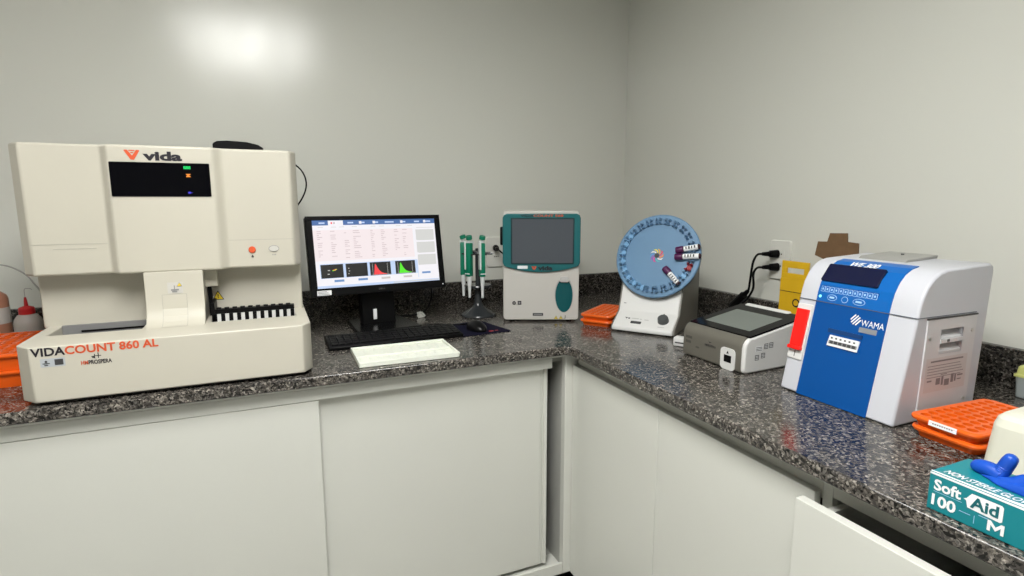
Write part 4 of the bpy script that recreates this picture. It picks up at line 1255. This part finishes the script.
# ------------------------------------------------------------------ behind the blue analyser
def behind():
    t = thing('carton', 'yellow cardboard sharps carton with a cut out handle behind the blue and white analyser', 'carton', (-.072, -.953, ZT - .0))
    w, d = .088, .056
    P = Plane((-d / 2, 0, 0), (0, -1, 0), (0, 0, 1))
    B().box(-d / 2, d / 2, -w / 2, w / 2, 0.0005, .175).build('carton_body', YBOX, t, bevel=.001)
    # folded handle boards standing on the body
    b = B()
    def ring(b, x0, x1, y0, y1, hx0, hx1, hy0, hy1):
        for q in ((x0, x1, y0, hy0), (x0, x1, hy1, y1), (x0, hx0, hy0, hy1), (hx1, x1, hy0, hy1)): P.pad(b, *q, .001, d=-.004)
    ring(b, -w / 2 + .003, w / 2, .175, .224, -.024, .030, .190, .205)
    b.build('handle_board', YBOX, t, bevel=.0006)
    b = B(); P.rect(b, -.043, .043, .138, .1395, .0006, 0); P.poly(b, P.oval(.012, .110, .012, .012, 16), .0006, 0); P.poly(b, P.oval(.012, .110, .008, .008, 16), .0008, 1)
    b.build('print_mark', [BKTXT, YBOX], t)
    # brown carton flap rising behind the analyser
    t = thing('carton', 'brown cardboard box with a tabbed flap standing up behind the blue and white analyser', 'carton', (-.098, -1.075, ZT))
    # only its flap shows above the analyser
    B().box(-.045, .062, -.100, .010, 0.0005, .215).build('carton_body', KRAFT, t, bevel=.001)
    Q = Plane((-.042, 0, 0), (0, -1, 0), (.12, 0, 1))
    b = B(); Q.slab(b, [(-.010, .195), (.062, .195), (.062, .235), (.055, .288), (.026, .290), (.022, .311), (-.024, .309), (-.028, .287), (-.054, .286), (-.057, .250), (-.010, .235)], .0, 0, d=-.004)
    Q.poly(b, [(-.010, .195), (.062, .195), (.062, .235), (.055, .288), (.026, .290), (.022, .311), (-.024, .309), (-.028, .287), (-.054, .286), (-.057, .250), (-.010, .235)][::-1], -.004)
    b.build('flap', KRAFT, t)
behind()

# ------------------------------------------------------------------ right foreground
def ivory_box():
    t = thing('plastic_box', 'ivory rounded plastic box behind the teal glove carton at the right edge', 'box', (-.402, -1.7245, ZT))
    b = B(); pl = Plane((0, 0, 0), (1, 0, 0), (0, 1, 0))
    lv = [(0.0005, .098, .118, .016), (.012, .0975, .1175, .018), (.072, .0935, .1140, .020), (.083, .090, .1115, .020), (.0890, .084, .106, .019), (.0915, .075, .096, .018)]
    rings = [[(x, y, z) for x, y in pl.rrect(-hx, hx, -hy, hy, r, 6)] for z, hx, hy, r in lv]
    n = len(rings[0])
    for a in range(len(rings) - 1):
        b.add(rings[a] + rings[a + 1], [(k, (k + 1) % n, n + (k + 1) % n, n + k) for k in range(n)])
    b.poly(rings[-1]); b.poly(rings[0][::-1])
    # moulded panel on the front face
    o = b.build('lid_shell', IVORY, t, smooth=60)
    f = Plane((-.0968, 0, .010), (0, -1, 0), (.0072 / .058, 0, 1))
    b = B(); f.slab(b, f.rrect(-.090, .095, .002, .058, .012), .0025); b.build('front_panel', IVORY, t, bevel=.0015)
ivory_box()

def glove_box():
    X0, X1, Y0, Y1, H = -.675, -.592, -1.641, -1.862, .0505
    t = thing('glove_carton', 'teal and white glove carton lettered Soft Aid at the right front of the worktop', 'carton', (-.6335, -1.7490, ZT))
    hx, hy = .0415, .1105
    B().box(-hx, hx, -hy, hy, .0005, H).build('carton_body', BOXT, t, bevel=.0012)
    F = Plane((-hx, hy, 0), (0, -1, 0), (0, 0, 1))          # front: x to the viewer's right
    T = Plane((-hx, hy, H), (0, -1, 0), (1, 0, 0))          # top: y away from the viewer
    # white band along the top front edge and the white field on top
    b = B()
    F.rect(b, .0005, .2205, H - .0030, H - .0003, .0004, 0)
    T.poly(b, [(.0005, .0003), (.2205, .0003), (.2205, .046), (.150, .044), (.122, .026), (.105, .0105), (.085, .0058), (.050, .0042), (.0005, .0032)], .0004, 0)
    T.rect(b, .030, .042, .0625, .0700, .0004, 0)
    b.build('white_print', PRINTW, t)
    text('lettering', 'NON STERILE GLOVES', T, .010, .0085, .092, .0125, PRINTW, t, shear=.25, bold=.02, off=.0007)
    text('lettering', 'Soft', F, .0065, .0285, .0300, .0145, PRINTW, t, bold=.03, off=.0006)
    b = B(); F.poly(b, [(.0440, .0235), (.0770, .0215), (.0790, .0235), (.0790, .0405), (.0770, .0425), (.0470, .0425), (.0420, .0345), (.0390, .0330), (.0420, .0315)], .0004)
    b.build('lettering_panel', PRINTW, t)
    text('lettering', 'Aid', F, .0465, .0255, .0285, .0145, BOXD, t, bold=.03, off=.0009)
    text('lettering', '100', F, .0055, .0080, .0270, .0150, PRINTW, t, bold=.03, off=.0006)
    b = B()
    for q in ([(.0655, .007), (.0688, .007), (.0688, .020), (.0655, .020)], [(.0787, .007), (.0820, .007), (.0820, .020), (.0787, .020)],
              [(.0688, .0150), (.07375, .0090), (.07375, .0140), (.0688, .020)], [(.07375, .0090), (.0787, .0150), (.0787, .020), (.07375, .0140)]):
        F.poly(b, q, .0006)
    b.build('lettering', PRINTW, t, smooth=0)
    b = B(); F.rect(b, .0360, .0480, .0150, .0158); F.rect(b, .0560, .0660, .0195, .0203); F.rect(b, .0518, .0524, .0070, .0170); F.rect(b, .0065, .038, .0262, .0267)
    b.build('thin_print', PALEBL, t)
    b = B(); T.poly(b, T.oval(.118, .026, .0028, .0045, 10), .0007); T.rect(b, .116, .120, .006, .012, .0007); b.build('red_print', REDCAP, t)
    # dispensing slot
    b = B(); T.poly(b, T.oval(.105, .0500, .062, .019, 28), .0006); b.build('slot', BOXD, t)
    # a blue glove pulled half out of the slot: one connected puckered mound with a standing finger
    g = thing('glove', 'bright blue nitrile glove bunched up out of the slot of the glove carton', 'glove', (-.6335, -1.7515, ZT + H))
    bm = bmesh.new(); bmesh.ops.create_uvsphere(bm, u_segments=40, v_segments=20, radius=1)
    rnd = random.Random(11)
    for v in bm.verts:
        x, y, z = v.co
        a = math.atan2(x, y)
        f = 1 + .10 * math.sin(3 * a + 1) + .06 * math.sin(7 * a)
        zz = max(z, -.05)
        hgt = .019 * (.75 + .30 * math.sin(2.4 * y * 2 + .6) + .16 * math.sin(9 * x + 4 * y) + .10 * math.sin(17 * y - 6 * x) + .06 * math.sin(31 * y + 11 * x))
        v.co = Vector((x * .0185 * f, .006 + y * .066 * f, zz * max(.006, hgt) + .0012))
    m = B().bm(bm)
    # standing finger: bent, tapering and rounded, rooted in the mound
    c0 = (.004, .022, .002)
    path = arc([(.006, .064, .006), (.008, .061, .014), (.009, .058, .023), (.009, .055, .031), (.0085, .053, .036)], 8)
    n = len(path)
    rad = [.0088 - .0010 * math.sin(PI * i / (n - 1)) + .001 * math.sin(3 * i) * .5 for i in range(n)]
    K_ = 14
    for i in range(K_): rad[-1 - i] *= math.sqrt(max(.02, 1 - (1 - i / K_) ** 2))
    m.tube(path, .009, 14, rad=rad)
    # a flat finger lying to the left
    path = arc([(.006, .060, .006), (.008, .074, .009), (.010, .086, .007), (.010, .095, .004)], 6); n = len(path)
    rad = [.0095] * n
    for i in range(9): rad[-1 - i] *= math.sqrt(max(.02, 1 - (1 - i / 9) ** 2))
    m.tube(path, .009, 12, rad=rad)
    m.build('glove_body', GLOVE, g, smooth=80)
glove_box()

def container():
    t = thing('container', 'small frosted grey tub with lime green lid against the right upstand', 'container', (-.050, -1.491, ZT))
    b = B(); pl = Plane((0, 0, 0), (1, 0, 0), (0, 1, 0))
    def lv(levels, mi):
        rings = [[(x, y, z) for x, y in pl.rrect(-hx, hx, -hy, hy, r, 5)] for z, hx, hy, r in levels]
        n = len(rings[0])
        bb = B()
        for a in range(len(rings) - 1): bb.add(rings[a] + rings[a + 1], [(k, (k + 1) % n, n + (k + 1) % n, n + k) for k in range(n)])
        bb.poly(rings[-1]); bb.poly(rings[0][::-1])
        return bb
    lv([(.0005, .024, .031, .005), (.002, .025, .032, .006), (.043, .027, .035, .006)], 0).build('tub', FROST, t)
    lv([(.0425, .0290, .0380, .006), (.047, .0290, .0380, .006), (.0475, .0265, .0350, .006), (.062, .0250, .0335, .006), (.0645, .0225, .031, .005)], 0).build('lid', LIME, t, bevel=.0006)
container()

# ------------------------------------------------------------------ camera and look
def camera():
    cd = bpy.data.cameras.new('camera'); co = bpy.data.objects.new('camera', cd); COL.objects.link(co)
    p = (-1.4268865917065225, -2.0284273865783224, 1.2873585699729055)
    yaw, pitch, roll, f = 0.41667577698887115, -0.15408557167551595, -0.0010515853525099412, 556.230301881982
    cy, sy = math.cos(yaw), math.sin(yaw)
    fw = Vector((sy * math.cos(pitch), cy * math.cos(pitch), math.sin(pitch)))
    r = Vector((cy, -sy, 0)); u = r.cross(fw)
    c, s = math.cos(roll), math.sin(roll)
    r2 = r * c + u * s; u2 = u * c - r * s
    M = Matrix(((r2.x, u2.x, -fw.x, p[0]), (r2.y, u2.y, -fw.y, p[1]), (r2.z, u2.z, -fw.z, p[2]), (0, 0, 0, 1)))
    co.matrix_world = M
    cd.sensor_fit = 'HORIZONTAL'; cd.sensor_width = 36; cd.lens = f / 1024 * 36
    cd.clip_start = .02
    S.camera = co
camera()
w = bpy.data.worlds.new('world'); S.world = w; w.use_nodes = True
w.node_tree.nodes['Background'].inputs[0].default_value = (.05, .05, .05, 1)
S.view_settings.view_transform = 'Standard'
S.view_settings.look = 'None'
S.view_settings.gamma = 1
S.view_settings.use_curve_mapping = False
S.view_settings.exposure = 0.0
